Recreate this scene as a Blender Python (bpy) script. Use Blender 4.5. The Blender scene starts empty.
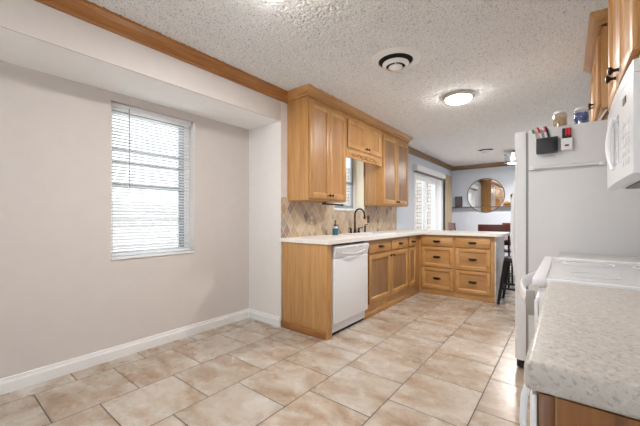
import bpy, bmesh, math, random
import numpy as np
from mathutils import Vector, Matrix
random.seed(7)
S = bpy.context.scene
COL = S.collection
PI = math.pi

# ------------------------------------------------------------------ camera
CAM_H = 1.14
cd = bpy.data.cameras.new('camera')
cam = bpy.data.objects.new('camera', cd)
COL.objects.link(cam)
cam.location = (0, 0, CAM_H)
cam.rotation_euler = (PI / 2, 0, math.radians(38.2))
cd.sensor_fit = 'HORIZONTAL'
cd.sensor_width = 36
cd.lens = 36 * 314 / 640
cd.shift_y = 5 / 640
cd.clip_start = 0.02
S.camera = cam

# ------------------------------------------------------------------ world, exposure, daylight
S.view_settings.view_transform = 'Standard'
S.view_settings.look = 'None'
S.view_settings.gamma = 1
S.view_settings.use_curve_mapping = False
S.view_settings.exposure = 0.65
W = bpy.data.worlds.new('sky')
S.world = W
W.use_nodes = True
bg = W.node_tree.nodes['Background']
bg.inputs[0].default_value = (0.84, 0.92, 1.0, 1)
bg.inputs[1].default_value = 1.9


def area(name, loc, rot, sx, sy, power, col=(1, 1, 1), portal=False, shape='RECTANGLE', parent=None, spread=PI):
    l = bpy.data.lights.new(name, 'AREA')
    l.shape = shape
    l.size = sx
    l.size_y = sy
    l.energy = power
    l.color = col
    l.spread = spread
    if portal:
        l.cycles.is_portal = True
    o = bpy.data.objects.new(name, l)
    COL.objects.link(o)
    o.location = loc
    o.rotation_euler = rot
    o.parent = parent
    return o


sd = bpy.data.lights.new('sun', 'SUN')
sd.energy = 18
sd.angle = math.radians(1.0)
sd.color = (1.0, 1.0, 1.0)
so = bpy.data.objects.new('sun', sd)
COL.objects.link(so)
so.rotation_euler = Vector((-0.05, -0.50, -0.86)).to_track_quat('-Z', 'Y').to_euler()

# portals guide the sky through the openings
area('window_portal', (-3.04, 1.30, 1.445), (0, -PI / 2, 0), 1.29, 0.73, 1, portal=True)
area('sink_window_portal', (-2.62, 3.66, 1.65), (0, -PI / 2, 0), 0.83, 0.76, 1, portal=True)
area('patio_door_portal', (-2.62, 6.82, 1.04), (0, -PI / 2, 0), 2.06, 1.70, 1, portal=True)
area('added_back_window_portal', (-1.1, -2.97, 1.25), (PI / 2, 0, 0), 2.6, 2.1, 1, portal=True)

# ------------------------------------------------------------------ materials
def new_mat(name):
    m = bpy.data.materials.new(name)
    m.use_nodes = True
    nt = m.node_tree
    return m, nt, nt.nodes['Principled BSDF']


def srgb(r, g, b):
    f = lambda c: (c / 255 / 12.92) if c / 255 <= 0.04045 else ((c / 255 + 0.055) / 1.055) ** 2.4
    return (f(r), f(g), f(b), 1)


def plain(name, col, rough=0.5, metal=0.0, coat=0.0, emis=None, estr=0, noise=0.03, nscale=12, bump=0.0, bscale=200):
    m, nt, b = new_mat(name)
    b.inputs['Roughness'].default_value = rough
    b.inputs['Metallic'].default_value = metal
    b.inputs['Coat Weight'].default_value = coat
    tc = nt.nodes.new('ShaderNodeTexCoord')
    n = nt.nodes.new('ShaderNodeTexNoise')
    n.inputs['Scale'].default_value = nscale
    nt.links.new(tc.outputs['Object'], n.inputs['Vector'])
    mx = nt.nodes.new('ShaderNodeMix')
    mx.data_type = 'RGBA'
    mx.inputs['A'].default_value = tuple(c * (1 - noise) for c in col[:3]) + (1,)
    mx.inputs['B'].default_value = tuple(min(1, c * (1 + noise)) for c in col[:3]) + (1,)
    nt.links.new(n.outputs['Fac'], mx.inputs['Factor'])
    nt.links.new(mx.outputs['Result'], b.inputs['Base Color'])
    if emis:
        b.inputs['Emission Color'].default_value = emis
        b.inputs['Emission Strength'].default_value = estr
    if bump:
        n2 = nt.nodes.new('ShaderNodeTexNoise')
        n2.inputs['Scale'].default_value = bscale
        n2.inputs['Detail'].default_value = 4
        nt.links.new(tc.outputs['Object'], n2.inputs['Vector'])
        bp = nt.nodes.new('ShaderNodeBump')
        bp.inputs['Strength'].default_value = bump
        bp.inputs['Distance'].default_value = 0.01
        nt.links.new(n2.outputs['Fac'], bp.inputs['Height'])
        nt.links.new(bp.outputs['Normal'], b.inputs['Normal'])
    return m


def ramp(nt, stops, interp='LINEAR'):
    r = nt.nodes.new('ShaderNodeValToRGB')
    r.color_ramp.interpolation = interp
    e = r.color_ramp.elements
    while len(e) < len(stops):
        e.new(0.5)
    for i, (p, c) in enumerate(stops):
        e[i].position = p
        e[i].color = c
    return r


def math_node(nt, op, a, b=None, c=None):
    n = nt.nodes.new('ShaderNodeMath')
    n.operation = op
    for i, v in enumerate((a, b, c)):
        if v is None:
            continue
        if isinstance(v, (int, float)):
            n.inputs[i].default_value = v
        else:
            nt.links.new(v, n.inputs[i])
    return n.outputs[0]


def wood(name, axis, light, mid, dark, rough=0.38, cath=1.0):
    """oak: long fibres along one axis of the part, a few cathedral bands, tiny pores"""
    m, nt, b = new_mat(name)
    tc = nt.nodes.new('ShaderNodeTexCoord')
    oi = nt.nodes.new('ShaderNodeObjectInfo')
    add = nt.nodes.new('ShaderNodeVectorMath')
    add.operation = 'ADD'
    sc = nt.nodes.new('ShaderNodeVectorMath')
    sc.operation = 'SCALE'
    cmb = nt.nodes.new('ShaderNodeCombineXYZ')
    for i in range(3):
        nt.links.new(oi.outputs['Random'], cmb.inputs[i])
    sc.inputs['Scale'].default_value = 7.0
    nt.links.new(cmb.outputs[0], sc.inputs[0])
    nt.links.new(tc.outputs['Object'], add.inputs[0])
    nt.links.new(sc.outputs[0], add.inputs[1])

    def mapped(across, along):
        mp = nt.nodes.new('ShaderNodeMapping')
        v = [across] * 3
        v['xyz'.index(axis)] = along
        mp.inputs['Scale'].default_value = v
        nt.links.new(add.outputs[0], mp.inputs[0])
        return mp.outputs[0]
    n1 = nt.nodes.new('ShaderNodeTexNoise')
    n1.inputs['Scale'].default_value = 1
    n1.inputs['Detail'].default_value = 5
    n1.inputs['Distortion'].default_value = 0.6
    nt.links.new(mapped(14 * cath, 1.3), n1.inputs['Vector'])
    n2 = nt.nodes.new('ShaderNodeTexNoise')
    n2.inputs['Scale'].default_value = 1
    n2.inputs['Detail'].default_value = 3
    nt.links.new(mapped(170, 5), n2.inputs['Vector'])
    f = math_node(nt, 'MULTIPLY_ADD', n2.outputs['Fac'], 0.54, math_node(nt, 'MULTIPLY', n1.outputs['Fac'], 0.50))
    r = ramp(nt, [(0.34, dark), (0.50, mid), (0.66, light)])
    nt.links.new(f, r.inputs[0])
    hs = nt.nodes.new('ShaderNodeHueSaturation')
    nt.links.new(r.outputs[0], hs.inputs['Color'])
    nt.links.new(math_node(nt, 'MULTIPLY_ADD', oi.outputs['Random'], 0.14, 0.93), hs.inputs['Value'])
    nt.links.new(hs.outputs[0], b.inputs['Base Color'])
    b.inputs['Roughness'].default_value = rough
    bp = nt.nodes.new('ShaderNodeBump')
    bp.inputs['Strength'].default_value = 0.12
    bp.inputs['Distance'].default_value = 0.003
    nt.links.new(f, bp.inputs['Height'])
    nt.links.new(bp.outputs['Normal'], b.inputs['Normal'])
    return m


OL, OM, OD = srgb(198, 154, 99), srgb(185, 137, 82), srgb(164, 115, 64)
OAKV = wood('oak_vertical', 'z', OL, OM, OD)
OAKH = wood('oak_horizontal', 'x', OL, OM, OD)
OAKY = wood('oak_trim', 'y', srgb(172, 120, 66), srgb(154, 102, 52), srgb(126, 78, 36))
OAKP = wood('oak_panel', 'z', srgb(190, 145, 92), srgb(175, 127, 75), srgb(152, 105, 59), cath=0.8)
OAKPH = wood('oak_panel_horizontal', 'x', srgb(190, 145, 92), srgb(175, 127, 75), srgb(152, 105, 59), cath=0.8)
OAKREFL = wood('oak_panel_grey_reflection', 'z', srgb(164, 130, 96), srgb(146, 108, 76), srgb(118, 82, 56), cath=0.8, rough=0.3)  # grey-brown reflection on the door panels, painted into the oak colour
CHERRY = wood('cherry_wood', 'x', srgb(112, 52, 36), srgb(92, 38, 26), srgb(62, 24, 17), rough=0.35)
SHELFW = wood('shelf_wood', 'x', srgb(120, 78, 60), srgb(96, 60, 46), srgb(70, 42, 32))
TRIMD = wood('dining_trim_wood', 'x', srgb(150, 122, 92), srgb(130, 102, 74), srgb(104, 80, 56))
TRIMDY = wood('dining_trim_wood_lengthwise', 'y', srgb(160, 128, 92), srgb(140, 108, 74), srgb(110, 82, 56))

OAKYL = wood('oak_crown', 'y', srgb(190, 148, 96), srgb(176, 131, 79), srgb(156, 108, 60))
WALL = plain('greige_paint', srgb(209, 203, 199), 0.75, bump=0.05, bscale=140)
CEILW = plain('white_ceiling_paint', srgb(244, 244, 244), 0.8, bump=0.05, bscale=140)
WALLW = plain('pale_paint', srgb(226, 223, 220), 0.75, bump=0.05, bscale=140)
WALLB = plain('blue_grey_paint', srgb(205, 212, 222), 0.7, bump=0.05, bscale=140)
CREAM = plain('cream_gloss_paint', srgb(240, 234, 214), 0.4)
TRIM = plain('white_gloss_paint', srgb(232, 232, 232), 0.35)
VINYL = plain('white_vinyl', srgb(238, 240, 242), 0.35)
GREYV = plain('grey_aluminium_and_shade', srgb(150, 158, 166), 0.4)  # its grey also paints in the shade on the alcove window's far stile
APPL = plain('white_enamel', srgb(232, 233, 236), 0.28, coat=0.3, noise=0.01)
FRIDGE = plain('pebbled_white_enamel', srgb(218, 219, 220), 0.42, noise=0.01, bump=0.05, bscale=350)
FRIDGED = plain('door_white_enamel', srgb(226, 228, 231), 0.35, noise=0.01)
APPG = plain('pale_grey_plastic', srgb(196, 194, 190), 0.4)
GASKET = plain('grey_gasket', srgb(120, 118, 116), 0.6)
BRONZE = plain('oil_rubbed_bronze', srgb(52, 42, 38), 0.38, 0.7)
BLACK = plain('black_metal', srgb(30, 30, 33), 0.45, 0.4)
BLACKP = plain('black_plastic', srgb(38, 40, 46), 0.5)
BLACKV = plain('vent_shade_black', srgb(10, 10, 10), 0.9)
DARKGAP = plain('dark_recess', srgb(26, 24, 24), 0.8)
BEIGEP = plain('beige_plate', srgb(186, 172, 146), 0.45)
BROWNP = plain('brown_plate', srgb(98, 76, 66), 0.45)
NICKEL = plain('satin_nickel', srgb(176, 172, 166), 0.35, 0.6)
CHROME = plain('chrome', srgb(200, 200, 204), 0.15, 1.0)
TEAL = plain('teal_soap', srgb(24, 92, 124), 0.2, coat=0.4)
RED = plain('red_plastic', srgb(200, 36, 44), 0.4)
GREEN = plain('green_plastic', srgb(40, 120, 80), 0.4)
GREENL = plain('leaf_green', srgb(50, 90, 60), 0.5)
WHITEP = plain('white_plastic', srgb(235, 235, 238), 0.4)
PINKP = plain('pink_plastic', srgb(190, 90, 120), 0.4)
GOLD = plain('gold_paint', srgb(190, 140, 60), 0.35, 0.4)
BLUEC = plain('blue_candy', srgb(66, 104, 176), 0.35, noise=0.3, nscale=60)
NUTS = plain('tan_shells', srgb(224, 194, 158), 0.6, noise=0.25, nscale=60)
TANF = plain('tan_fabric', srgb(178, 162, 140), 0.9, bump=0.1)
GRASSM = plain('dry_lawn', srgb(112, 112, 104), 0.9, noise=0.2, nscale=4)
CONC = plain('pale_concrete', srgb(222, 220, 216), 0.85, noise=0.1, nscale=3)
MIRROR = plain('mirror_glass', (0.9, 0.9, 0.9, 1), 0.02, 1.0, noise=0)
PHOTO = plain('dark_picture', srgb(92, 94, 96), 0.4, noise=0.95, nscale=22)
BROWNB = plain('brown_leather', srgb(128, 84, 52), 0.5, noise=0.2, nscale=30)
GLOW = plain('lit_diffuser', (1, 1, 1, 1), 0.4, emis=(1.0, 0.96, 0.91, 1), estr=38.0, noise=0)

BULB = plain('lit_bulb', (1, 1, 1, 1), 0.4, emis=(1.0, 0.96, 0.9, 1), estr=7.0, noise=0)


def glass_mat(name, tint=(1, 1, 1, 1), gloss=0.06):
    m, nt, b = new_mat(name)
    nt.nodes.remove(b)
    tr = nt.nodes.new('ShaderNodeBsdfTransparent')
    tr.inputs[0].default_value = tint
    gl = nt.nodes.new('ShaderNodeBsdfGlossy')
    gl.inputs['Roughness'].default_value = 0.12 if gloss > 0.07 else 0.03
    mx = nt.nodes.new('ShaderNodeMixShader')
    mx.inputs[0].default_value = gloss
    nt.links.new(tr.outputs[0], mx.inputs[1])
    nt.links.new(gl.outputs[0], mx.inputs[2])
    nt.links.new(mx.outputs[0], nt.nodes['Material Output'].inputs[0])
    return m


GLASS = glass_mat('window_glass')
JARG = glass_mat('jar_glass', (0.97, 0.98, 0.98, 1), 0.09)


def ceiling_mat(name, col):
    m, nt, b = new_mat(name)
    b.inputs['Base Color'].default_value = col
    b.inputs['Roughness'].default_value = 0.95
    b.inputs['Specular IOR Level'].default_value = 0.1
    tc = nt.nodes.new('ShaderNodeTexCoord')
    n = nt.nodes.new('ShaderNodeTexNoise')
    n.inputs['Scale'].default_value = 140
    n.inputs['Detail'].default_value = 3
    n.inputs['Roughness'].default_value = 0.7
    nt.links.new(tc.outputs['Object'], n.inputs['Vector'])
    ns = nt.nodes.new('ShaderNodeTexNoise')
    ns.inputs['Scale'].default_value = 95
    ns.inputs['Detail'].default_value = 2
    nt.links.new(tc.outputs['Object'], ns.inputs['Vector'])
    rs = ramp(nt, [(0.33, tuple(c * 0.60 for c in col[:3]) + (1,)), (0.44, col)])  # dark specks in the paint colour stand for shade in the popcorn pits
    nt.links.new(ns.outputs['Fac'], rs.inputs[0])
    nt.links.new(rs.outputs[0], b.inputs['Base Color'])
    r = ramp(nt, [(0.38, (0, 0, 0, 1)), (0.58, (1, 1, 1, 1))])
    nt.links.new(n.outputs['Fac'], r.inputs[0])
    bp = nt.nodes.new('ShaderNodeBump')
    bp.inputs['Strength'].default_value = 0.6
    bp.inputs['Distance'].default_value = 0.004
    nt.links.new(r.outputs[0], bp.inputs['Height'])
    nt.links.new(bp.outputs['Normal'], b.inputs['Normal'])
    return m


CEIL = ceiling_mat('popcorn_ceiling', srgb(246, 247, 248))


def floor_mat():
    m, nt, b = new_mat('stone_look_tile')
    tc = nt.nodes.new('ShaderNodeTexCoord')
    sp = nt.nodes.new('ShaderNodeSeparateXYZ')
    nt.links.new(tc.outputs['Object'], sp.inputs[0])
    P = 0.455
    cb = nt.nodes.new('ShaderNodeCombineXYZ')
    nt.links.new(math_node(nt, 'SUBTRACT', sp.outputs[1], 2.0425), cb.inputs[0])
    nt.links.new(math_node(nt, 'ADD', sp.outputs[0], 1.795), cb.inputs[1])
    br = nt.nodes.new('ShaderNodeTexBrick')
    br.offset = 0.5
    br.offset_frequency = 2
    br.squash = 1
    br.inputs['Scale'].default_value = 1
    br.inputs['Brick Width'].default_value = P
    br.inputs['Row Height'].default_value = P
    br.inputs['Mortar Size'].default_value = 0.0040
    br.inputs['Mortar Smooth'].default_value = 0.3
    br.inputs['Color1'].default_value = (0, 0, 0, 1)
    br.inputs['Color2'].default_value = (1, 1, 1, 1)
    br.inputs['Mortar'].default_value = (0.5, 0.5, 0.5, 1)
    nt.links.new(cb.outputs[0], br.inputs['Vector'])
    tile = nt.nodes.new('ShaderNodeSeparateColor')
    nt.links.new(br.outputs['Color'], tile.inputs[0])
    w = math_node(nt, 'MULTIPLY', tile.outputs[0], 31.0)
    mp = nt.nodes.new('ShaderNodeMapping')
    mp.inputs['Rotation'].default_value = (0, 0, 0.7)
    mp.inputs['Scale'].default_value = (1.0, 2.1, 1)
    nt.links.new(tc.outputs['Object'], mp.inputs[0])
    n = nt.nodes.new('ShaderNodeTexNoise')
    n.noise_dimensions = '4D'
    n.inputs['Scale'].default_value = 2.6
    n.inputs['Detail'].default_value = 8
    n.inputs['Roughness'].default_value = 0.68
    n.inputs['Distortion'].default_value = 0.5
    nt.links.new(mp.outputs[0], n.inputs['Vector'])
    nt.links.new(w, n.inputs['W'])
    r = ramp(nt, [(0.28, srgb(134, 108, 87)), (0.42, srgb(166, 146, 127)), (0.54, srgb(184, 173, 160)), (0.70, srgb(199, 193, 186))])
    nt.links.new(n.outputs['Fac'], r.inputs[0])
    hs = nt.nodes.new('ShaderNodeHueSaturation')
    nt.links.new(r.outputs[0], hs.inputs['Color'])
    nt.links.new(math_node(nt, 'MULTIPLY_ADD', tile.outputs[0], 0.10, 0.95), hs.inputs['Value'])
    mx = nt.nodes.new('ShaderNodeMix')
    mx.data_type = 'RGBA'
    nt.links.new(br.outputs['Fac'], mx.inputs['Factor'])
    nt.links.new(hs.outputs[0], mx.inputs['A'])
    mx.inputs['B'].default_value = srgb(80, 68, 58)
    nt.links.new(mx.outputs['Result'], b.inputs['Base Color'])
    n2 = nt.nodes.new('ShaderNodeTexNoise')
    n2.inputs['Scale'].default_value = 9
    n2.inputs['Detail'].default_value = 4
    nt.links.new(tc.outputs['Object'], n2.inputs['Vector'])
    ro = math_node(nt, 'MULTIPLY_ADD', n2.outputs['Fac'], 0.16, 0.20)
    nt.links.new(math_node(nt, 'MULTIPLY_ADD', br.outputs['Fac'], 0.4, ro), b.inputs['Roughness'])
    bp = nt.nodes.new('ShaderNodeBump')
    bp.inputs['Strength'].default_value = 0.25
    bp.inputs['Distance'].default_value = 0.004
    nt.links.new(math_node(nt, 'MULTIPLY_ADD', br.outputs['Fac'], -1.0, math_node(nt, 'MULTIPLY', n2.outputs['Fac'], 0.25)), bp.inputs['Height'])
    nt.links.new(bp.outputs['Normal'], b.inputs['Normal'])
    return m


TILE = floor_mat()


def splash_mat():
    """harlequin stone mosaic in the plane of the wall (object y, z)"""
    m, nt, b = new_mat('harlequin_stone')
    tc = nt.nodes.new('ShaderNodeTexCoord')
    sp = nt.nodes.new('ShaderNodeSeparateXYZ')
    nt.links.new(tc.outputs['Object'], sp.inputs[0])
    u = math_node(nt, 'DIVIDE', sp.outputs[1], 0.105)
    v = math_node(nt, 'DIVIDE', sp.outputs[2], 0.155)
    p = math_node(nt, 'ADD', u, v)
    q = math_node(nt, 'SUBTRACT', u, v)
    fp, fq = math_node(nt, 'FLOOR', p), math_node(nt, 'FLOOR', q)
    cb = nt.nodes.new('ShaderNodeCombineXYZ')
    nt.links.new(fp, cb.inputs[0])
    nt.links.new(fq, cb.inputs[1])
    wn = nt.nodes.new('ShaderNodeTexWhiteNoise')
    wn.noise_dimensions = '3D'
    nt.links.new(cb.outputs[0], wn.inputs['Vector'])
    r = ramp(nt, [(0.0, srgb(188, 166, 138)), (0.30, srgb(178, 154, 127)), (0.52, srgb(198, 178, 152)), (0.72, srgb(172, 158, 144)), (0.88, srgb(146, 126, 114))], 'CONSTANT')
    nt.links.new(wn.outputs['Value'], r.inputs[0])
    n = nt.nodes.new('ShaderNodeTexNoise')
    n.inputs['Scale'].default_value = 25
    n.inputs['Detail'].default_value = 4
    nt.links.new(tc.outputs['Object'], n.inputs['Vector'])
    hs = nt.nodes.new('ShaderNodeHueSaturation')
    nt.links.new(r.outputs[0], hs.inputs['Color'])
    nt.links.new(math_node(nt, 'MULTIPLY_ADD', n.outputs['Fac'], 0.5, 0.75), hs.inputs['Value'])
    gp = math_node(nt, 'ABSOLUTE', math_node(nt, 'SUBTRACT', math_node(nt, 'FRACT', p), 0.5))
    gq = math_node(nt, 'ABSOLUTE', math_node(nt, 'SUBTRACT', math_node(nt, 'FRACT', q), 0.5))
    g = math_node(nt, 'GREATER_THAN', math_node(nt, 'MAXIMUM', gp, gq), 0.468)
    mx = nt.nodes.new('ShaderNodeMix')
    mx.data_type = 'RGBA'
    nt.links.new(g, mx.inputs['Factor'])
    nt.links.new(hs.outputs[0], mx.inputs['A'])
    mx.inputs['B'].default_value = srgb(208, 194, 172)
    nt.links.new(mx.outputs['Result'], b.inputs['Base Color'])
    b.inputs['Roughness'].default_value = 0.5
    return m


SPLASH = splash_mat()


def laminate(name, base, spots, scale, amount):
    m, nt, b = new_mat(name)
    tc = nt.nodes.new('ShaderNodeTexCoord')
    col = None
    prev = None
    for i, (c, s) in enumerate(spots):
        mp = nt.nodes.new('ShaderNodeMapping')
        mp.inputs['Location'].default_value = (i * 3.7, i * 1.3, i)
        nt.links.new(tc.outputs['Object'], mp.inputs[0])
        n = nt.nodes.new('ShaderNodeTexNoise')
        n.inputs['Scale'].default_value = scale * s
        n.inputs['Detail'].default_value = 3
        n.inputs['Roughness'].default_value = 0.55
        nt.links.new(mp.outputs[0], n.inputs['Vector'])
        r = ramp(nt, [(0.54, (0, 0, 0, 1)), (0.64, (amount,) * 3 + (1,))])
        nt.links.new(n.outputs['Fac'], r.inputs[0])
        mx = nt.nodes.new('ShaderNodeMix')
        mx.data_type = 'RGBA'
        nt.links.new(r.outputs[0], mx.inputs['Factor'])
        if prev is None:
            mx.inputs['A'].default_value = base
        else:
            nt.links.new(prev, mx.inputs['A'])
        mx.inputs['B'].default_value = c
        prev = mx.outputs['Result']
    nt.links.new(prev, b.inputs['Base Color'])
    b.inputs['Roughness'].default_value = 0.35
    return m


LAM = laminate('speckled_laminate', srgb(194, 188, 180), [(srgb(174, 170, 167), 1), (srgb(142, 130, 124), 1.6), (srgb(208, 207, 205), 0.8)], 92, 0.58)
LAMW = laminate('pale_laminate', srgb(236, 233, 228), [(srgb(218, 214, 208), 1), (srgb(216, 206, 196), 1.3)], 85, 0.5)
WALLPAPER = laminate('pale_textured_panel', srgb(214, 212, 210), [(srgb(170, 168, 168), 0.6), (srgb(232, 232, 232), 1.0)], 30, 0.7)


def brick_mat(name, c1, c2, mort, bw, rh):
    m, nt, b = new_mat(name)
    tc = nt.nodes.new('ShaderNodeTexCoord')
    sp = nt.nodes.new('ShaderNodeSeparateXYZ')
    nt.links.new(tc.outputs['Object'], sp.inputs[0])
    cb = nt.nodes.new('ShaderNodeCombineXYZ')
    nt.links.new(math_node(nt, 'ADD', sp.outputs[0], sp.outputs[1]), cb.inputs[0])
    nt.links.new(sp.outputs[2], cb.inputs[1])
    br = nt.nodes.new('ShaderNodeTexBrick')
    br.inputs['Scale'].default_value = 1
    br.inputs['Brick Width'].default_value = bw
    br.inputs['Row Height'].default_value = rh
    br.inputs['Mortar Size'].default_value = 0.01
    br.inputs['Color1'].default_value = c1
    br.inputs['Color2'].default_value = c2
    br.inputs['Mortar'].default_value = mort
    nt.links.new(cb.outputs[0], br.inputs['Vector'])
    nt.links.new(br.outputs['Color'], b.inputs['Base Color'])
    b.inputs['Roughness'].default_value = 0.9
    return m


BRICK = brick_mat('pale_brick', srgb(176, 168, 158), srgb(160, 153, 144), srgb(96, 93, 90), 0.34, 0.12)
SIDING = brick_mat('pale_siding', srgb(196, 192, 190), srgb(186, 184, 184), srgb(140, 140, 144), 4.0, 0.16)


# ------------------------------------------------------------------ mesh helpers
class MB:
    """collects shapes; build() links them as ONE mesh object"""

    def __init__(s):
        s.bm = bmesh.new()

    def _merge(s, b, mat=None):
        if mat is not None:
            b.transform(mat)
        me = bpy.data.meshes.new('t')
        b.to_mesh(me)
        b.free()
        s.bm.from_mesh(me)
        bpy.data.meshes.remove(me)

    def box(s, x0, x1, y0, y1, z0, z1, bev=0.0, seg=2, mat=None):
        b = bmesh.new()
        bmesh.ops.create_cube(b, size=1)
        for v in b.verts:
            v.co = Vector(((x0 + x1) / 2 + v.co.x * (x1 - x0), (y0 + y1) / 2 + v.co.y * (y1 - y0), (z0 + z1) / 2 + v.co.z * (z1 - z0)))
        if bev:
            bmesh.ops.bevel(b, geom=b.edges[:], offset=bev, segments=seg, profile=0.5, affect='EDGES')
        s._merge(b, mat)
        return s

    def cyl(s, p0, p1, r0, r1=None, n=20, caps=True):
        r1 = r0 if r1 is None else r1
        p0, p1 = Vector(p0), Vector(p1)
        d = p1 - p0
        b = bmesh.new()
        bmesh.ops.create_cone(b, cap_ends=caps, segments=n, radius1=r0, radius2=r1, depth=d.length)
        rot = d.to_track_quat('Z', 'Y').to_matrix().to_4x4()
        s._merge(b, Matrix.Translation((p0 + p1) / 2) @ rot)
        return s

    def tube(s, pts, r, n=10, ry=None):
        """round (or oval) bar through points"""
        pts = [Vector(p) for p in pts]
        rs = r if isinstance(r, (list, tuple)) else [r] * len(pts)
        b = bmesh.new()
        rings = []
        up = None
        for i, p in enumerate(pts):
            t = (pts[min(i + 1, len(pts) - 1)] - pts[max(i - 1, 0)]).normalized()
            if up is None:
                up = Vector((0, 0, 1)) if abs(t.z) < 0.9 else Vector((1, 0, 0))
            a = t.cross(up).normalized()
            c = a.cross(t).normalized()
            up = c
            k = ry / r if ry else 1
            rings.append([b.verts.new(p + a * rs[i] * math.cos(2 * PI * j / n) + c * rs[i] * k * math.sin(2 * PI * j / n)) for j in range(n)])
        for i in range(len(rings) - 1):
            for j in range(n):
                b.faces.new((rings[i][j], rings[i][(j + 1) % n], rings[i + 1][(j + 1) % n], rings[i + 1][j]))
        b.faces.new(rings[0][::-1])
        b.faces.new(rings[-1])
        bmesh.ops.recalc_face_normals(b, faces=b.faces[:])
        s._merge(b)
        return s

    def lathe(s, prof, loc=(0, 0, 0), n=32, mat=None):
        """profile of (radius, z) turned about z"""
        b = bmesh.new()
        rings = []
        for r, z in prof:
            if r < 1e-6:
                rings.append([b.verts.new((0, 0, z))])
            else:
                rings.append([b.verts.new((r * math.cos(2 * PI * j / n), r * math.sin(2 * PI * j / n), z)) for j in range(n)])
        for a, c in zip(rings, rings[1:]):
            for j in range(n):
                k = (j + 1) % n
                if len(a) == 1 and len(c) == 1:
                    continue
                if len(a) == 1:
                    b.faces.new((a[0], c[k], c[j]))
                elif len(c) == 1:
                    b.faces.new((a[j], a[k], c[0]))
                else:
                    b.faces.new((a[j], a[k], c[k], c[j]))
        bmesh.ops.recalc_face_normals(b, faces=b.faces[:])
        m = Matrix.Translation(loc)
        s._merge(b, m @ mat if mat is not None else m)
        return s

    def prism(s, poly, axis, a, b_):
        """polygon in the two other axes (in xyz order), extruded along axis"""
        b = bmesh.new()

        def P(u, v, w):
            return {'x': (w, u, v), 'y': (u, w, v), 'z': (u, v, w)}[axis]
        A = [b.verts.new(P(u, v, a)) for u, v in poly]
        B = [b.verts.new(P(u, v, b_)) for u, v in poly]
        n = len(poly)
        b.faces.new(A)
        b.faces.new(B[::-1])
        for i in range(n):
            b.faces.new((A[i], B[i], B[(i + 1) % n], A[(i + 1) % n]))
        bmesh.ops.recalc_face_normals(b, faces=b.faces[:])
        s._merge(b)
        return s

    def ball(s, c, r, sz=(1, 1, 1), sub=2):
        b = bmesh.new()
        bmesh.ops.create_icosphere(b, subdivisions=sub, radius=r)
        s._merge(b, Matrix.Translation(c) @ Matrix.Diagonal((*sz, 1)))
        return s

    def build(s, name, mat, parent=None, smooth=True):
        me = bpy.data.meshes.new(name)
        s.bm.to_mesh(me)
        s.bm.free()
        me.materials.append(mat)
        if smooth:
            me.polygons.foreach_set('use_smooth', [True] * len(me.polygons))
            me.set_sharp_from_angle(angle=math.radians(35))
        o = bpy.data.objects.new(name, me)
        COL.objects.link(o)
        o.parent = parent
        return o


def thing(name, label, cat, loc=(0, 0, 0), rz=0.0, group=None):
    o = bpy.data.objects.new(name, None)
    o.empty_display_size = 0.1
    COL.objects.link(o)
    o.location = loc
    o.rotation_euler = (0, 0, rz)
    return tag(o, label, cat, group)


def tag(o, label, cat, group=None):
    o['label'] = label
    o['category'] = cat
    if group:
        o['group'] = group
    return o


def struct(mb, name, mat, parent=None, smooth=False):
    o = mb.build(name, mat, parent, smooth)
    if parent is None:
        o['kind'] = 'structure'
    return o


def copy_tree(o, parent=None):
    c = o.copy()
    COL.objects.link(c)
    c.parent = parent
    for ch in [x for x in COL.objects if x.parent == o]:
        copy_tree(ch, c)
    return c


def wall_with_holes(along, a0, a1, t0, t1, z0, z1, holes):
    """wall along 'x' or 'y' with rectangular openings (p0, p1, q0, q1)"""
    mb = MB()
    us = sorted({a0, a1, *[h[0] for h in holes], *[h[1] for h in holes]})
    for u0, u1 in zip(us, us[1:]):
        cut = sorted([(h[2], h[3]) for h in holes if h[0] <= u0 and h[1] >= u1])
        z = z0
        spans = []
        for q0, q1 in cut:
            if q0 > z:
                spans.append((z, q0))
            z = q1
        if z < z1:
            spans.append((z, z1))
        for p, q in spans:
            if along == 'y':
                mb.box(t0, t1, u0, u1, p, q)
            else:
                mb.box(u0, u1, t0, t1, p, q)
    bmesh.ops.remove_doubles(mb.bm, verts=mb.bm.verts[:], dist=1e-5)
    return mb


# ------------------------------------------------------------------ the room
CZ = 2.47           # ceiling
XA = -2.88          # window wall of the alcove
XL = -2.36          # kitchen wall / soffit face
XR = 0.56           # right kitchen wall
YA = 2.335          # return wall of the alcove
YF = 8.55           # far dining wall
YB = -2.9           # wall behind the camera
XD = 1.8            # right dining wall
SOF = 2.158

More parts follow.
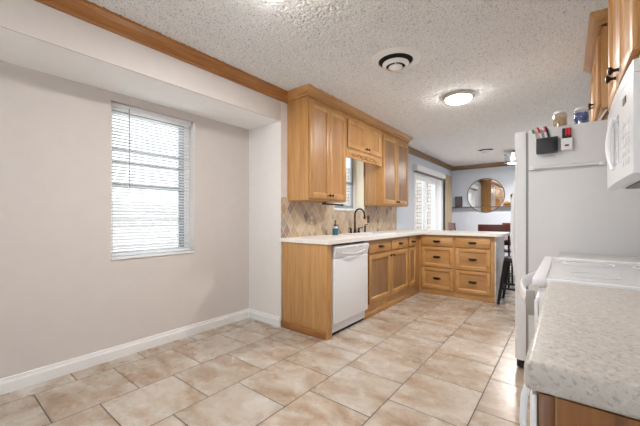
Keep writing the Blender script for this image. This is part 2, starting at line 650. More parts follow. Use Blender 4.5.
struct(MB().box(-3.1, 2.0, YB - 0.15, YF + 0.15, -0.12, 0), 'floor', TILE)
def popcorn_ceiling():
    """plaster slab with a lumpy sprayed underside, finer where it is near"""
    mb = MB().box(-3.1, 2.0, YB - 0.15, YF + 0.15, CZ + 0.003, CZ + 0.12)
    me0 = bpy.data.meshes.new('t')
    mb.bm.to_mesh(me0)
    mb.bm.free()
    rng = np.random.default_rng(3)

    def field(x, y, cell, seed):
        r = np.random.default_rng(seed).random((1024, 1024))
        u, v = x / cell + 500, y / cell + 500
        i, j = np.floor(u).astype(int), np.floor(v).astype(int)
        a, b = u - i, v - j
        a, b = a * a * (3 - 2 * a), b * b * (3 - 2 * b)
        g = lambda p, q: r[p % 1024, q % 1024]
        return (g(i, j) * (1 - a) + g(i + 1, j) * a) * (1 - b) + (g(i, j + 1) * (1 - a) + g(i + 1, j + 1) * a) * b
    V, F, base = [], [], 0
    for x0, x1, y0, y1, st in ((XL, XR, 0.55, 3.0, 0.0050), (XL, XR, 3.0, 5.2, 0.0095), (XL, XD, 5.2, YF, 0.03), (XL, XD, YB, 0.55, 0.03)):
        nx, ny = int((x1 - x0) / st), int((y1 - y0) / st)
        X, Y = np.meshgrid(np.linspace(x0, x1, nx + 1), np.linspace(y0, y1, ny + 1))
        h = 0.55 * field(X, Y, 0.0125, 1) + 0.45 * field(X, Y, 0.0085, 2)
        h = np.clip((h - 0.30) / 0.16, 0, 1) * (0.8 + 0.2 * np.clip((h - 0.3) / 0.4, 0, 1))
        Z = CZ + 0.0025 - 0.0090 * h
        V.append(np.stack([X, Y, Z], -1).reshape(-1, 3))
        I = np.arange((nx + 1) * (ny + 1)).reshape(ny + 1, nx + 1) + base
        F.append(np.stack([I[:-1, :-1], I[1:, :-1], I[1:, 1:], I[:-1, 1:]], -1).reshape(-1, 4))
        base += V[-1].shape[0]
    n0 = len(me0.vertices)
    v0 = [tuple(v.co) for v in me0.vertices]
    f0 = [tuple(p.vertices) for p in me0.polygons]
    V = np.concatenate(V)
    F = np.concatenate(F) + n0
    me = bpy.data.meshes.new('ceiling')
    me.from_pydata(v0 + V.tolist(), [], f0 + F.tolist())
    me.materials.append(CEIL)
    me.polygons.foreach_set('use_smooth', [False] * len(f0) + [True] * len(F))
    o = bpy.data.objects.new('ceiling', me)
    COL.objects.link(o)
    o['kind'] = 'structure'


popcorn_ceiling()
struct(wall_with_holes('y', YB, YA, XA - 0.15, XA, 0, SOF, [(0.945, 1.665, 0.80, 2.09)]), 'wall_left', WALL)
struct(MB().box(XA - 0.15, XL, YB, YA, SOF + 0.02, CZ).box(XL - 0.012, XL, YB, YA, SOF, SOF + 0.02), 'wall_soffit', WALL)
struct(MB().box(XA - 0.15, XL - 0.0121, YB, YA, SOF, SOF + 0.0199), 'ceiling_alcove', CEILW)
struct(MB().box(XA - 0.15, XL, YA, YA + 0.14, 0, CZ), 'wall_alcove', WALLW)
struct(wall_with_holes('y', YA + 0.14, 5.30, XL - 0.24, XL, 0, CZ, [(3.28, 4.04, 1.238, 2.06)]), 'wall_kitchen', WALLB)
struct(wall_with_holes('y', 5.30, YF, XL - 0.24, XL, 0, CZ, [(5.97, 7.67, 0.02, 2.08)]), 'wall_dining', WALLB)
struct(MB().box(XL - 0.24, XD + 0.15, YF, YF + 0.15, 0, CZ), 'wall_far', WALLB)
struct(MB().box(XR, XR + 0.12, -1.6, 3.75, 0, CZ), 'wall_right', WALL)
struct(MB().box(XR + 0.12, XD, 3.63, 3.75, 0, CZ), 'wall_partition', WALLB)
struct(wall_with_holes('y', 3.75, YF, XD, XD + 0.15, 0, CZ, [(5.9, 7.3, 0.9, 2.1)]), 'wall_dining_side', WALLB)
struct(wall_with_holes('x', XA - 0.15, XD, YB - 0.12, YB, 0, CZ, [(-2.4, 0.2, 0.2, 2.3)]), 'wall_back', WALL)
struct(MB().box(XD, XD + 0.15, YB, 3.75, 0, CZ), 'wall_side', WALL)

# baseboards with a stepped top
bbp = [(0, 0), (0.016, 0), (0.016, 0.068), (0.011, 0.080), (0.008, 0.097), (0, 0.100)]
struct(MB().prism([(XA + u, z) for u, z in bbp], 'y', YB, YA), 'baseboard_left', TRIM)
struct(MB().prism([(YA - u, z) for u, z in bbp], 'x', XA + 0.001, XL - 0.005), 'baseboard_alcove', TRIM)
struct(MB().prism([(YF - u, z) for u, z in bbp], 'x', XL, XD), 'baseboard_far', TRIM)

# crown mouldings (profile: out from the wall, down from the ceiling)
crp = [(0, 0), (0.066, 0), (0.066, -0.014), (0.056, -0.020), (0.054, -0.026), (0.046, -0.052), (0.026, -0.080), (0.018, -0.086), (0.018, -0.104), (0, -0.104)]
struct(MB().prism([(XL + u, CZ + z) for u, z in crp], 'y', YB, 2.429), 'trim_1', OAKY)
struct(MB().prism([(XL + u, CZ + z) for u, z in crp], 'y', 5.03, YF), 'trim_2', TRIMDY)
struct(MB().prism([(YF - u, CZ + z) for u, z in crp], 'x', XL, XD), 'trim_3', TRIMD)

# ---- alcove window with sashes
w1 = struct(MB().box(XA - 0.15, XA - 0.10, 0.945, 0.985, 0.80, 2.09).box(XA - 0.15, XA - 0.10, 1.615, 1.665, 0.80, 2.09)
            .box(XA - 0.15, XA - 0.10, 0.985, 1.615, 2.05, 2.09).box(XA - 0.15, XA - 0.10, 0.985, 1.615, 0.80, 0.845), 'window_1', VINYL)
struct(MB().box(XA - 0.135, XA - 0.105, 0.985, 1.615, 1.40, 1.44).box(XA - 0.13, XA - 0.11, 0.985, 1.615, 1.72, 1.735)
       .box(XA - 0.13, XA - 0.11, 0.985, 1.615, 1.61, 1.63).box(XA - 0.13, XA - 0.11, 0.985, 1.615, 1.11, 1.125)
       .box(XA - 0.13, XA - 0.11, 0.985, 0.992, 0.845, 2.05).box(XA - 0.13, XA - 0.11, 1.565, 1.615, 0.845, 2.05)
       .box(XA - 0.13, XA - 0.11, 0.985, 1.615, 0.845, 0.855).box(XA - 0.13, XA - 0.11, 0.985, 1.615, 2.02, 2.05), 'sash', GREYV, w1)
struct(MB().box(XA - 0.124, XA - 0.120, 0.985, 1.615, 0.845, 2.05), 'pane', GLASS, w1)
struct(MB().box(XA - 0.10, XA + 0.012, 0.946, 1.664, 0.801, 0.815, 0.003), 'window_sill', TRIM, w1)

# ---- window over the sink
WX = XL - 0.150
w2 = struct(MB().box(WX - 0.04, WX, 3.281, 3.32, 1.239, 2.06).box(WX - 0.04, WX, 4.0, 4.039, 1.239, 2.06)
            .box(WX - 0.04, WX, 3.32, 4.0, 2.02, 2.06).box(WX - 0.04, WX, 3.32, 4.0, 1.239, 1.28), 'window_2', VINYL)
struct(MB().box(WX - 0.03, WX - 0.003, 3.32, 4.0, 1.63, 1.67).box(WX - 0.03, WX - 0.003, 3.95, 4.0, 1.28, 2.02).box(WX - 0.03, WX - 0.003, 3.32, 3.36, 1.28, 2.02)
       .box(WX - 0.03, WX - 0.003, 3.36, 3.95, 1.28, 1.32), 'sash', GREYV, w2)
struct(MB().box(WX - 0.02, WX - 0.016, 3.32, 4.0, 1.28, 2.02), 'pane', GLASS, w2)
struct(MB().box(WX, XL + 0.016, 3.281, 4.039, 1.2385, 1.252, 0.003), 'window_sill', TRIM, w2)
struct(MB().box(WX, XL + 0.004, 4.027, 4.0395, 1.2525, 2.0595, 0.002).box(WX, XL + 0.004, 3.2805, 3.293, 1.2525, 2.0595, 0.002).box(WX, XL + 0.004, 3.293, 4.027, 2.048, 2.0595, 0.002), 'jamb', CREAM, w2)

# ---- sliding patio door
d1 = struct(MB().box(XL - 0.16, XL + 0.012, 5.97, 6.03, 0.02, 2.08).box(XL - 0.16, XL + 0.012, 7.61, 7.67, 0.02, 2.08)
            .box(XL - 0.16, XL + 0.012, 6.03, 7.61, 2.02, 2.08).box(XL - 0.16, XL, 6.03, 7.61, 0.02, 0.06), 'door_1', VINYL)
for y0, y1, xo in ((6.03, 6.87, -0.07), (6.79, 7.61, -0.12)):
    p = struct(MB().box(XL + xo - 0.02, XL + xo + 0.02, y0, y0 + 0.08, 0.06, 2.02).box(XL + xo - 0.02, XL + xo + 0.02, y1 - 0.08, y1, 0.06, 2.02)
               .box(XL + xo - 0.02, XL + xo + 0.02, y0 + 0.08, y1 - 0.08, 1.93, 2.02).box(XL + xo - 0.02, XL + xo + 0.02, y0 + 0.08, y1 - 0.08, 0.06, 0.16), 'door_panel', VINYL, d1)
    struct(MB().box(XL + xo - 0.004, XL + xo + 0.004, y0 + 0.08, y1 - 0.08, 0.16, 1.93), 'pane', GLASS, p)
struct(MB().tube([(XL - 0.045, 6.10, 0.92), (XL - 0.02, 6.10, 0.95), (XL - 0.02, 6.10, 1.15), (XL - 0.045, 6.10, 1.18)], 0.012), 'door_handle', VINYL, d1)

# ---- unseen wide window added behind the camera for its daylight, window at the dining side
w3 = struct(MB().box(-2.4, -2.34, YB - 0.1, YB - 0.03, 0.2, 2.3).box(0.14, 0.2, YB - 0.1, YB - 0.03, 0.2, 2.3).box(-2.34, 0.14, YB - 0.1, YB - 0.03, 2.24, 2.3)
            .box(-2.34, 0.14, YB - 0.1, YB - 0.03, 0.2, 0.26).box(-1.13, -1.07, YB - 0.1, YB - 0.03, 0.26, 2.24), 'added_back_window', VINYL)
struct(MB().box(-2.34, 0.14, YB - 0.068, YB - 0.062, 0.26, 2.24), 'pane', GLASS, w3)
w4 = struct(MB().box(XD + 0.05, XD + 0.1, 5.9, 5.96, 0.9, 2.1).box(XD + 0.05, XD + 0.1, 7.24, 7.3, 0.9, 2.1).box(XD + 0.05, XD + 0.1, 5.96, 7.24, 2.04, 2.1)
            .box(XD + 0.05, XD + 0.1, 5.96, 7.24, 0.9, 0.96), 'window_4', VINYL)
struct(MB().box(XD + 0.072, XD + 0.078, 5.96, 7.24, 0.96, 2.04), 'pane', GLASS, w4)

# ---- outdoors
struct(MB().box(-16, -3.2, -2.5, 18, -0.3, -0.14), 'lawn', GRASSM)
struct(MB().box(-16, 12, -22, -2.5, -0.3, -0.14), 'ground', CONC)  # unseen, kept pale to bounce sunlight up through the added back window
struct(MB().box(-3.2, 12, -2.5, 18, -0.3, -0.14), 'foundation', CONC)
struct(MB().box(-8.0, -2.7, 10.2, 10.4, -0.14, 3.1), 'wall_outside_brick', BRICK)
struct(MB().box(-8.2, -8.0, -6.0, 4.6, -0.14, 1.5), 'wall_outside_fence', SIDING)

# backsplash, fixed to the wall around the window
struct(wall_with_holes('y', YA + 0.001, 5.16, XL, XL + 0.011, 0.931, 1.36, [(3.27, 4.05, 1.225, 1.36)]), 'wall_backsplash', SPLASH)

# ------------------------------------------------------------------ cabinets
KNOB = [(0.0, 0.0), (0.0075, 0.0), (0.006, 0.004), (0.0055, 0.014), (0.010, 0.018), (0.0155, 0.023), (0.016, 0.027), (0.012, 0.031), (0.0, 0.033)]
FRONT = Matrix.Rotation(PI / 2, 4, 'X')     # turned knobs point to local -y


def knob(parent, x, y, z, sc=1.0):
    return MB().lathe([(r * sc, q * sc) for r, q in KNOB], (x, y, z), 16, FRONT).build('knob', BRONZE, parent)


def bail_pull(parent, x, y, z):
    pts = [(x + 0.042 * math.cos(a), y - 0.022 - 0.006 * math.sin(a), z - 0.018 * math.sin(a) + 0.002) for a in [PI * k / 10 for k in range(11)]]
    mb = MB().tube(pts, 0.0055, 8)
    for s in (-1, 1):
        mb.lathe([(0, 0), (0.013, 0), (0.012, 0.005), (0.006, 0.008), (0.006, 0.026), (0, 0.027)], (x + s * 0.042, y, z + 0.002), 14, FRONT)
    mb.box(x - 0.05, x + 0.05, y - 0.004, y, z - 0.012, z + 0.014, 0.003)
    return mb.build('pull', BRONZE, parent)


def framed(x0, x1, z0, z1, y, fw, th=0.020):
    """stiles and rails of a door or drawer front, with a beaded inner edge"""
    mb = MB()
    for a, b, c, d in ((x0, x0 + fw, z0, z1), (x1 - fw, x1, z0, z1), (x0 + fw, x1 - fw, z1 - fw, z1), (x0 + fw, x1 - fw, z0, z0 + fw)):
        mb.box(a, b, y - th, y, c, d, 0.003)
    bw = 0.010
    xa, xb, za, zb = x0 + fw, x1 - fw, z0 + fw, z1 - fw
    q = [(0, 0), (0, -0.016), (0.005, -0.012), (bw, -0.007), (bw, 0)]
    mb.prism([(y + v, zb - u) for u, v in q], 'x', xa, xb)
    mb.prism([(y + v, za + u) for u, v in q], 'x', xa, xb)
    mb.prism([(xa + u, y + v) for u, v in q], 'z', za, zb)
    mb.prism([(xb - u, y + v) for u, v in q], 'z', za, zb)
    return mb


def add_door(root, x0, x1, z0, z1, knob_at, pmat=None, y=0.0, fw=0.055):
    d = framed(x0, x1, z0, z1, y, fw).build('door', OAKV, root)
    MB().box(x0 + fw - 0.004, x1 - fw + 0.004, y - 0.008, y - 0.001, z0 + fw - 0.004, z1 - fw + 0.004).build('panel', pmat or OAKP, d)
    if knob_at:
        knob(d, knob_at[0], y - 0.0195, knob_at[1])
    return d


def add_drawer(root, x0, x1, z0, z1, flat=True, y=0.0, fw=0.045, pull=True):
    if flat:
        d = MB().box(x0, x1, y - 0.020, y, z0, z1, 0.005).build('drawer', OAKH, root)
        py = y - 0.0195
    else:
        d = framed(x0, x1, z0, z1, y, fw).build('drawer', OAKH, root)
        MB().box(x0 + fw - 0.004, x1 - fw + 0.004, y - 0.008, y - 0.001, z0 + fw - 0.004, z1 - fw + 0.004).build('panel', OAKPH, d)
        py = y - 0.0075
    if pull:
        bail_pull(d, (x0 + x1) / 2, py, (z0 + z1) / 2)
    return d


RX = PI / 2          # fronts that face +x : local x runs along world +y
# --- wall cabinets on the kitchen wall; box front at x = -2.05, doors to -2.03
UF = -2.068
UD = UF - XL - 0.002


def wall_cabinet(label, y0, w, z0, z1, doors, pmat=None, side=None):
    t = thing('wall_cabinet', label, 'cabinet', (UF, y0, 0), RX, 'oak wall cabinets above the sink counter')
    body = MB().box(0, w, 0, UD, z0, z1, 0.002)
    body.build('body', OAKV, t)
    mid = w / 2
    add_door(t, 0.014 if side is None else side, mid - 0.002, z0 + 0.022, 2.335, (mid - 0.026, z0 + 0.060), pmat)
    add_door(t, mid + 0.002, w - 0.028, z0 + 0.022, 2.335, (mid + 0.026, z0 + 0.060), pmat)
    return t


wall_cabinet('tall two-door oak wall cabinet beside the alcove, above the paper towel bar', 2.430, 0.702, 1.325, 2.382, 2)
mc = wall_cabinet('short two-door oak wall cabinet above the sink window with carved valance', 3.134, 0.914, 1.968, 2.382, 2)
v = MB().prism([(0.0, 1.966), (0.914, 1.966), (0.914, 1.868), (0.86, 1.868), (0.82, 1.880), (0.70, 1.874), (0.457, 1.872), (0.214, 1.874), (0.094, 1.880), (0.054, 1.868), (0, 1.868)], 'y', -0.002, 0.018).build('valance', OAKH, mc)
ap = MB()
for s in (-1, 1):
    for k in range(3):
        cx, cz, up = 0.457 + s * (0.07 + 0.105 * k), 1.917, 1 if k % 2 else -1
        q = 1 - 0.18 * k
        pts = [(cx + s * (-0.06 + 0.012 * a), -0.006, cz + up * 0.022 * q * math.sin(a * PI / 10)) for a in range(11)]
        ap.tube(pts, [0.0035 + 0.004 * math.sin(PI * a / 10) for a in range(11)], 8)
        ap.ball((cx + s * 0.030, -0.006, cz - up * 0.010), 0.013 * q, (2.0, 0.6, 0.8), 1)
        ap.ball((cx - s * 0.025, -0.006, cz - up * 0.016), 0.010 * q, (1.8, 0.6, 0.8), 1)
ap.ball((0.457, -0.008, 1.917), 0.022, (1.5, 0.5, 1.0), 2)
ap.build('carving', plain('carved_oak', srgb(152, 112, 66), 0.5), v)
wall_cabinet('two-door oak wall cabinet nearest the patio door', 4.050, 0.93, 1.325, 2.382, 2, OAKREFL)

# crown around the wall cabinets, one continuous mitred moulding
cr2 = [(0, 0), (0.075, 0), (0.075, -0.012), (0.062, -0.022), (0.052, -0.045), (0.030, -0.066), (0.020, -0.070), (0.020, -0.100), (0, -0.100)]


def mitred_crown(name, path, prof, z, mat, parent=None):
    """path: list of (x, y); the moulding grows to the right-hand side of travel"""
    b = bmesh.new()
    P = [Vector((x, y)) for x, y in path]
    nrm = []
    for i in range(len(P) - 1):
        d = (P[i + 1] - P[i]).normalized()
        nrm.append(Vector((d.y, -d.x)))
    rings = []
    for i, p in enumerate(P):
        if i == 0:
            m = nrm[0]
        elif i == len(P) - 1:
            m = nrm[-1]
        else:
            m = (nrm[i - 1] + nrm[i])
            m = m / (1 + nrm[i - 1].dot(nrm[i]))
        rings.append([b.verts.new((p.x + m.x * u, p.y + m.y * u, z + q)) for u, q in prof])
    n = len(prof)
    for A, B in zip(rings, rings[1:]):
        for j in range(n):
            b.faces.new((A[j], A[(j + 1) % n], B[(j + 1) % n], B[j]))
    b.faces.new(rings[0])
    b.faces.new(rings[-1][::-1])
    bmesh.ops.recalc_face_normals(b, faces=b.faces[:])
    mb = MB()
    mb._merge(b)
    return mb.build(name, mat, parent)


o = mitred_crown('trim_4', [(XL + 0.001, 2.430), (UF, 2.430), (UF, 4.98), (XL, 4.98)], [(u * 0.9, q * 0.87) for u, q in cr2], CZ - 0.001, OAKYL)
# path runs +x, then +y, then -x: outside is on the right of travel
o['kind'] = 'structure'

# --- base cabinets on the kitchen wall; box front at x=-1.775, doors to -1.755
BF = -1.775
BD = BF - XL - 0.002
CT, CB = 0.931, 0.893       # countertop

t = thing('end_panel', 'oak end panel of the sink run beside the dishwasher', 'end panel', (BF, YA + 0.001, 0), RX)
MB().box(0, 0.022, 0.002, BD - 0.01, 0.0, CB - 0.001, 0.002).build('panel', wood('oak_side', 'z', srgb(204, 160, 106), srgb(190, 144, 90), srgb(168, 121, 70), cath=1.6), t)
MB().box(-0.012, 0.0, -0.004, BD - 0.005, 0.0, 0.072, 0.004).build('base_trim', OAKY, t)
MB().box(0, 0.082, -0.020, 0.002, 0.0, CB - 0.001, 0.003).build('stile', OAKV, t)

dw = thing('dishwasher', 'white built-in dishwasher between oak end panel and sink cabinet', 'dishwasher', (BF, 2.425, 0), RX)
MB().box(0.0, 0.655, 0.03, 0.56, 0.09, CB - 0.012).build('tub', DARKGAP, dw)
MB().box(0.008, 0.648, -0.035, 0.028, 0.125, 0.745, 0.008, 3).build('door', APPL, dw)
cp = MB().prism([(-0.030, 0.748), (0.028, 0.748), (0.028, 0.868), (-0.034, 0.868), (-0.050, 0.855), (-0.050, 0.835), (-0.040, 0.80)], 'x', 0.008, 0.648).build('control_panel', APPL, dw)
hp = [(0.10 + 0.46 * k / 12, -0.052 - 0.012 * math.sin(PI * k / 12), 0.800 - 0.020 * math.sin(PI * k / 12)) for k in range(13)]
MB().tube(hp, 0.007, 10).build('handle', APPL, cp)
for k in range(5):
    MB().box(0.20 + 0.035 * k, 0.222 + 0.035 * k, -0.0525, -0.050, 0.839, 0.847).build('button', APPG, cp)
MB().box(0.42, 0.50, -0.0525, -0.050, 0.838, 0.850).build('latch', APPG, cp)
MB().box(0.012, 0.645, 0.0, 0.03, 0.03, 0.12, 0.003).build('kick_plate', APPL, dw)
MB().box(0.012, 0.645, 0.02, 0.05, 0.0, 0.03).build('toe_gap', DARKGAP, dw)


def base_body(t, w, toe=True, hollow=False):
    if hollow:      # open-topped carcass round the sink basin
        MB().box(0, w, 0.0, 0.019, 0.075, CB - 0.001, 0.002).box(0, 0.018, 0.019, BD, 0.075, CB - 0.001).box(w - 0.018, w, 0.019, BD, 0.075, CB - 0.001) \
            .box(0.018, w - 0.018, BD - 0.01, BD, 0.075, CB - 0.001).box(0.018, w - 0.018, 0.019, BD - 0.01, 0.075, 0.093).build('body', OAKV, t)
    else:
        MB().box(0, w, 0.0, BD, 0.075, CB - 0.001, 0.002).build('body', OAKV, t)
    if toe:
        MB().box(0, w, 0.004, BD, 0.0, 0.075, 0.002).build('plinth', OAKH, t)


t = thing('base_cabinet', 'oak sink cabinet with two doors and two drawer fronts beside the dishwasher', 'cabinet', (BF, 3.084, 0), RX, 'oak base cabinets along the kitchen wall')
base_body(t, 1.170, hollow=True)
add_drawer(t, 0.05, 0.600, 0.735, 0.868)
add_drawer(t, 0.622, 1.160, 0.735, 0.868)
add_door(t, 0.05, 0.607, 0.160, 0.715, (0.572, 0.672), OAKREFL)
add_door(t, 0.613, 1.160, 0.160, 0.715, (0.655, 0.672), OAKREFL)
t = thing('base_cabinet', 'narrow oak base cabinet with one small drawer in the corner beside the peninsula', 'cabinet', (BF, 4.256, 0), RX, 'oak base cabinets along the kitchen wall')
base_body(t, 0.4835)
add_drawer(t, 0.022, 0.285, 0.735, 0.868)
add_door(t, 0.022, 0.285, 0.160, 0.715, None, OAKREFL)

MB().box(0.4540, 0.4833, -0.0185, -0.0005, 0.076, CB - 0.002, 0.002).build('corner_stile', OAKV, t)

# --- peninsula, fronts face -y at 4.74, drawer faces to 4.72
PF = 4.74
PD = 0.70
for k, (x0, w, lab) in enumerate(((-1.773, 0.500, 'oak drawer unit of three drawers beside the inside corner of the counter'),
                                  (-1.272, 0.512, 'oak drawer unit of three drawers at the open end of the peninsula'))):
    t = thing('drawer_unit', lab, 'cabinet', (x0, PF, 0), 0, 'oak drawer units of the peninsula')
    MB().box(0, w, 0.0, PD, 0.075, CB - 0.001, 0.002).build('body', OAKV, t)
    MB().box(0, w, 0.003, PD, 0.0, 0.075, 0.002).build('plinth', OAKH, t)
    a, b = ((0.024, 0.484), (0.018, 0.462))[k]
    add_drawer(t, a, b, 0.725, 0.862)
    add_drawer(t, a, b, 0.415, 0.710, False)
    add_drawer(t, a, b, 0.092, 0.400, False)
t = tag(MB().box(-0.759, -0.747, PF - 0.006, PF + PD, 0.0, CB - 0.001, 0.002).build('peninsula_end_panel', WALLPAPER), 'pale textured panel closing the open end of the peninsula', 'panel')

# --- L-shaped countertop, with the cut-out for the sink
SX0, SX1, SY0, SY1 = -2.19, -1.86, 3.30, 4.00
ct = MB()
for x0, x1, y0, y1 in ((XL + 0.002, BF + 0.055, 2.322, SY0), (XL + 0.002, SX0, SY0, SY1), (SX1, BF + 0.055, SY0, SY1), (XL + 0.002, BF + 0.055, SY1, PF - 0.05),
                       (XL + 0.002, -0.86, PF - 0.05, PF + PD + 0.03)):
    ct.box(x0, x1, y0, y1, CB, CT)
# rounded bar end
pl = [(-0.86, PF - 0.05)]
for k in range(9):
    a = -PI / 2 + PI / 2 * k / 8
    pl.append((-0.72 + 0.07 * math.cos(a), PF + 0.02 + 0.07 * math.sin(a)))
for k in range(9):
    a = PI / 2 * k / 8
    pl.append((-0.72 + 0.07 * math.cos(a), PF + PD - 0.04 + 0.07 * math.sin(a)))
pl.append((-0.86, PF + PD + 0.03))
ct.prism(pl, 'z', CB, CT)
bmesh.ops.remove_doubles(ct.bm, verts=ct.bm.verts[:], dist=1e-5)
tag(ct.build('countertop', LAMW, smooth=False), 'pale L-shaped laminate countertop over the sink run and peninsula', 'countertop')

sk = thing('sink', 'pale drop-in kitchen sink set in the counter below the window', 'sink', (0, 0, 0))
s_ = MB()
r_ = 0.018
for x0, x1, y0, y1 in ((SX0 - r_, SX0 + 0.015, SY0 - r_, SY1 + r_), (SX1 - 0.015, SX1 + r_, SY0 - r_, SY1 + r_), (SX0 + 0.015, SX1 - 0.015, SY0 - r_, SY0 + 0.015), (SX0 + 0.015, SX1 - 0.015, SY1 - 0.015, SY1 + r_)):
    s_.box(x0, x1, y0, y1, CT + 0.0005, CT + 0.012, 0.004)
s_.build('rim', APPL, sk)
MB().box(SX0 + 0.003, SX1 - 0.003, SY0 + 0.003, SY0 + 0.012, 0.74, CT).box(SX0 + 0.003, SX1 - 0.003, SY1 - 0.012, SY1 - 0.003, 0.74, CT).box(SX0 + 0.003, SX0 + 0.012, SY0 + 0.003, SY1 - 0.003, 0.74, CT) \
    .box(SX1 - 0.012, SX1 - 0.003, SY0 + 0.003, SY1 - 0.003, 0.74, CT).box(SX0 + 0.003, SX1 - 0.003, SY0 + 0.003, SY1 - 0.003, 0.73, 0.742).build('basin', APPL, sk)

# ------------------------------------------------------------------ things at the sink
fa = thing('faucet', 'dark bronze gooseneck faucet with two lever handles behind the sink', 'faucet', (-2.255, 3.63, CT + 0.0005))
MB().lathe([(0, 0), (0.027, 0), (0.027, 0.006), (0.020, 0.018), (0.016, 0.05), (0.013, 0.07), (0, 0.071)], n=20).build('base', BRONZE, fa)
pts = [(0, 0, 0.06), (0, 0, 0.20)] + [(0.062 - 0.062 * math.cos(a), 0.02 * (1 - math.cos(a)), 0.255 + 0.075 * math.sin(a)) for a in [PI * k / 12 for k in range(13)]] + [(0.125, 0.04, 0.215)]
MB().tube(pts, 0.0115, 12).lathe([(0, 0), (0.016, 0), (0.016, 0.025), (0.0115, 0.04), (0, 0.041)], (0.125, 0.04, 0.195), 14).build('spout', BRONZE, fa)
for s in (-1, 1):
    MB().lathe([(0, 0), (0.024, 0), (0.022, 0.010), (0.013, 0.03), (0.012, 0.055), (0.016, 0.062), (0.014, 0.072), (0, 0.078)], (0, s * 0.10, 0), 18) \
        .tube([(0, s * 0.10, 0.066), (0.01, s * 0.135, 0.074), (0.015, s * 0.17, 0.078)], [0.007, 0.006, 0.008], 8).build('lever', BRONZE, fa)
sp = thing('soap_pump', 'slim dark bronze soap pump in the counter beyond the faucet', 'soap pump', (-2.255, 3.90, CT + 0.0005))
MB().lathe([(0, 0), (0.019, 0), (0.018, 0.008), (0.012, 0.012), (0.012, 0.075), (0.014, 0.08), (0.014, 0.10), (0, 0.104)], n=18).build('body', BRONZE, sp)
MB().tube([(0, 0, 0.10), (0, 0, 0.115), (0.035, 0, 0.118), (0.042, 0, 0.110)], 0.006, 8).build('nozzle', BRONZE, sp)

sb = thing('soap_dispenser', 'teal hand soap bottle with black pump on the sink counter', 'soap dispenser', (-2.24, 3.15, CT + 0.0005))
MB().lathe([(0, 0), (0.034, 0), (0.036, 0.004), (0.036, 0.078), (0, 0.080)], n=24).build('soap', TEAL, sb)
MB().lathe([(0, 0.081), (0.036, 0.081), (0.036, 0.092), (0.030, 0.104), (0.015, 0.110), (0, 0.110)], n=24).build('bottle', plain('clear_grey_plastic', srgb(170, 190, 196), 0.2), sb)
MB().lathe([(0, 0.110), (0.018, 0.110), (0.018, 0.128), (0.007, 0.131), (0.006, 0.165), (0.010, 0.167), (0.010, 0.178), (0, 0.180)], n=16).tube([(0, 0, 0.172), (0.02, -0.02, 0.172), (0.03, -0.03, 0.164)], 0.005, 8).build('pump', BLACKP, sb)

# paper towel bar under the cabinet
pt = thing('paper_towel_bar', 'empty black paper towel bar under the wall cabinet', 'paper towel holder', (-2.16, 2.83, 1.300))
MB().box(-0.025, 0.025, -0.02, 0.02, 0.018, 0.0245, 0.002).tube([(0, 0, 0.02), (0, 0, 0)], 0.007, 8).build('bracket', BLACK, pt)
MB().tube([(0, -0.03, 0), (0, 0.36, -0.002)], 0.009, 10).ball((0, 0.36, -0.002), 0.014).ball((0, -0.03, 0), 0.012).build('bar', BLACK, pt)


def outlet(label, y, z, pm, im):
    t = thing('outlet', label, 'outlet', (XL + 0.0115, y, z), RX)
    MB().box(-0.037, 0.037, -0.006, 0.0, -0.058, 0.058, 0.003).build('plate', pm, t)
    for s in (-1, 1):
        MB().box(-0.017, 0.017, -0.009, -0.005, s * 0.026 - 0.018, s * 0.026 + 0.018, 0.003).build('socket', im, t)


outlet('beige outlet on the backsplash under the tall wall cabinet', 2.815, 1.115, BEIGEP, plain('cream_socket', srgb(214, 204, 182), 0.4))
outlet('brown outlet on the backsplash beyond the sink window', 4.155, 1.12, BROWNP, plain('dark_socket', srgb(70, 54, 50), 0.4))

# ------------------------------------------------------------------ window blind in the alcove
bl = thing('window_blind', 'white mini blind with open slats covering the alcove window', 'blind', (XA - 0.055, 1.305, 0))
MB().box(-0.02, 0.02, -0.345, 0.345, 2.055, 2.088, 0.003).build('headrail', VINYL, bl)
sl = MB()
nz = 46
for k in range(nz):
    z = 0.855 + (2.04 - 0.855) * k / (nz - 1)
    sl.prism([(-0.0118, z - 0.0046), (0.0, z + 0.0016), (0.0118, z + 0.0054), (0.0118, z + 0.0046), (0.0, z + 0.0008), (-0.0118, z - 0.0054)], 'y', -0.34, 0.34)
sl.build('slats', VINYL, bl)
MB().box(-0.013, 0.013, -0.34, 0.34, 0.828, 0.842, 0.003).build('bottom_rail', VINYL, bl)
cm = MB()
for y in (-0.26, 0.0, 0.26):
    cm.tube([(0.013, y, 0.84), (0.013, y, 2.06)], 0.0009, 5).tube([(-0.013, y, 0.84), (-0.013, y, 2.06)], 0.0009, 5)
cm.build('ladder_cord', VINYL, bl)
MB().tube([(0.026, -0.215, 2.06), (0.026, -0.212, 1.39)], 0.004, 8).build('wand', plain('grey_wand', srgb(150, 152, 156), 0.3), bl)

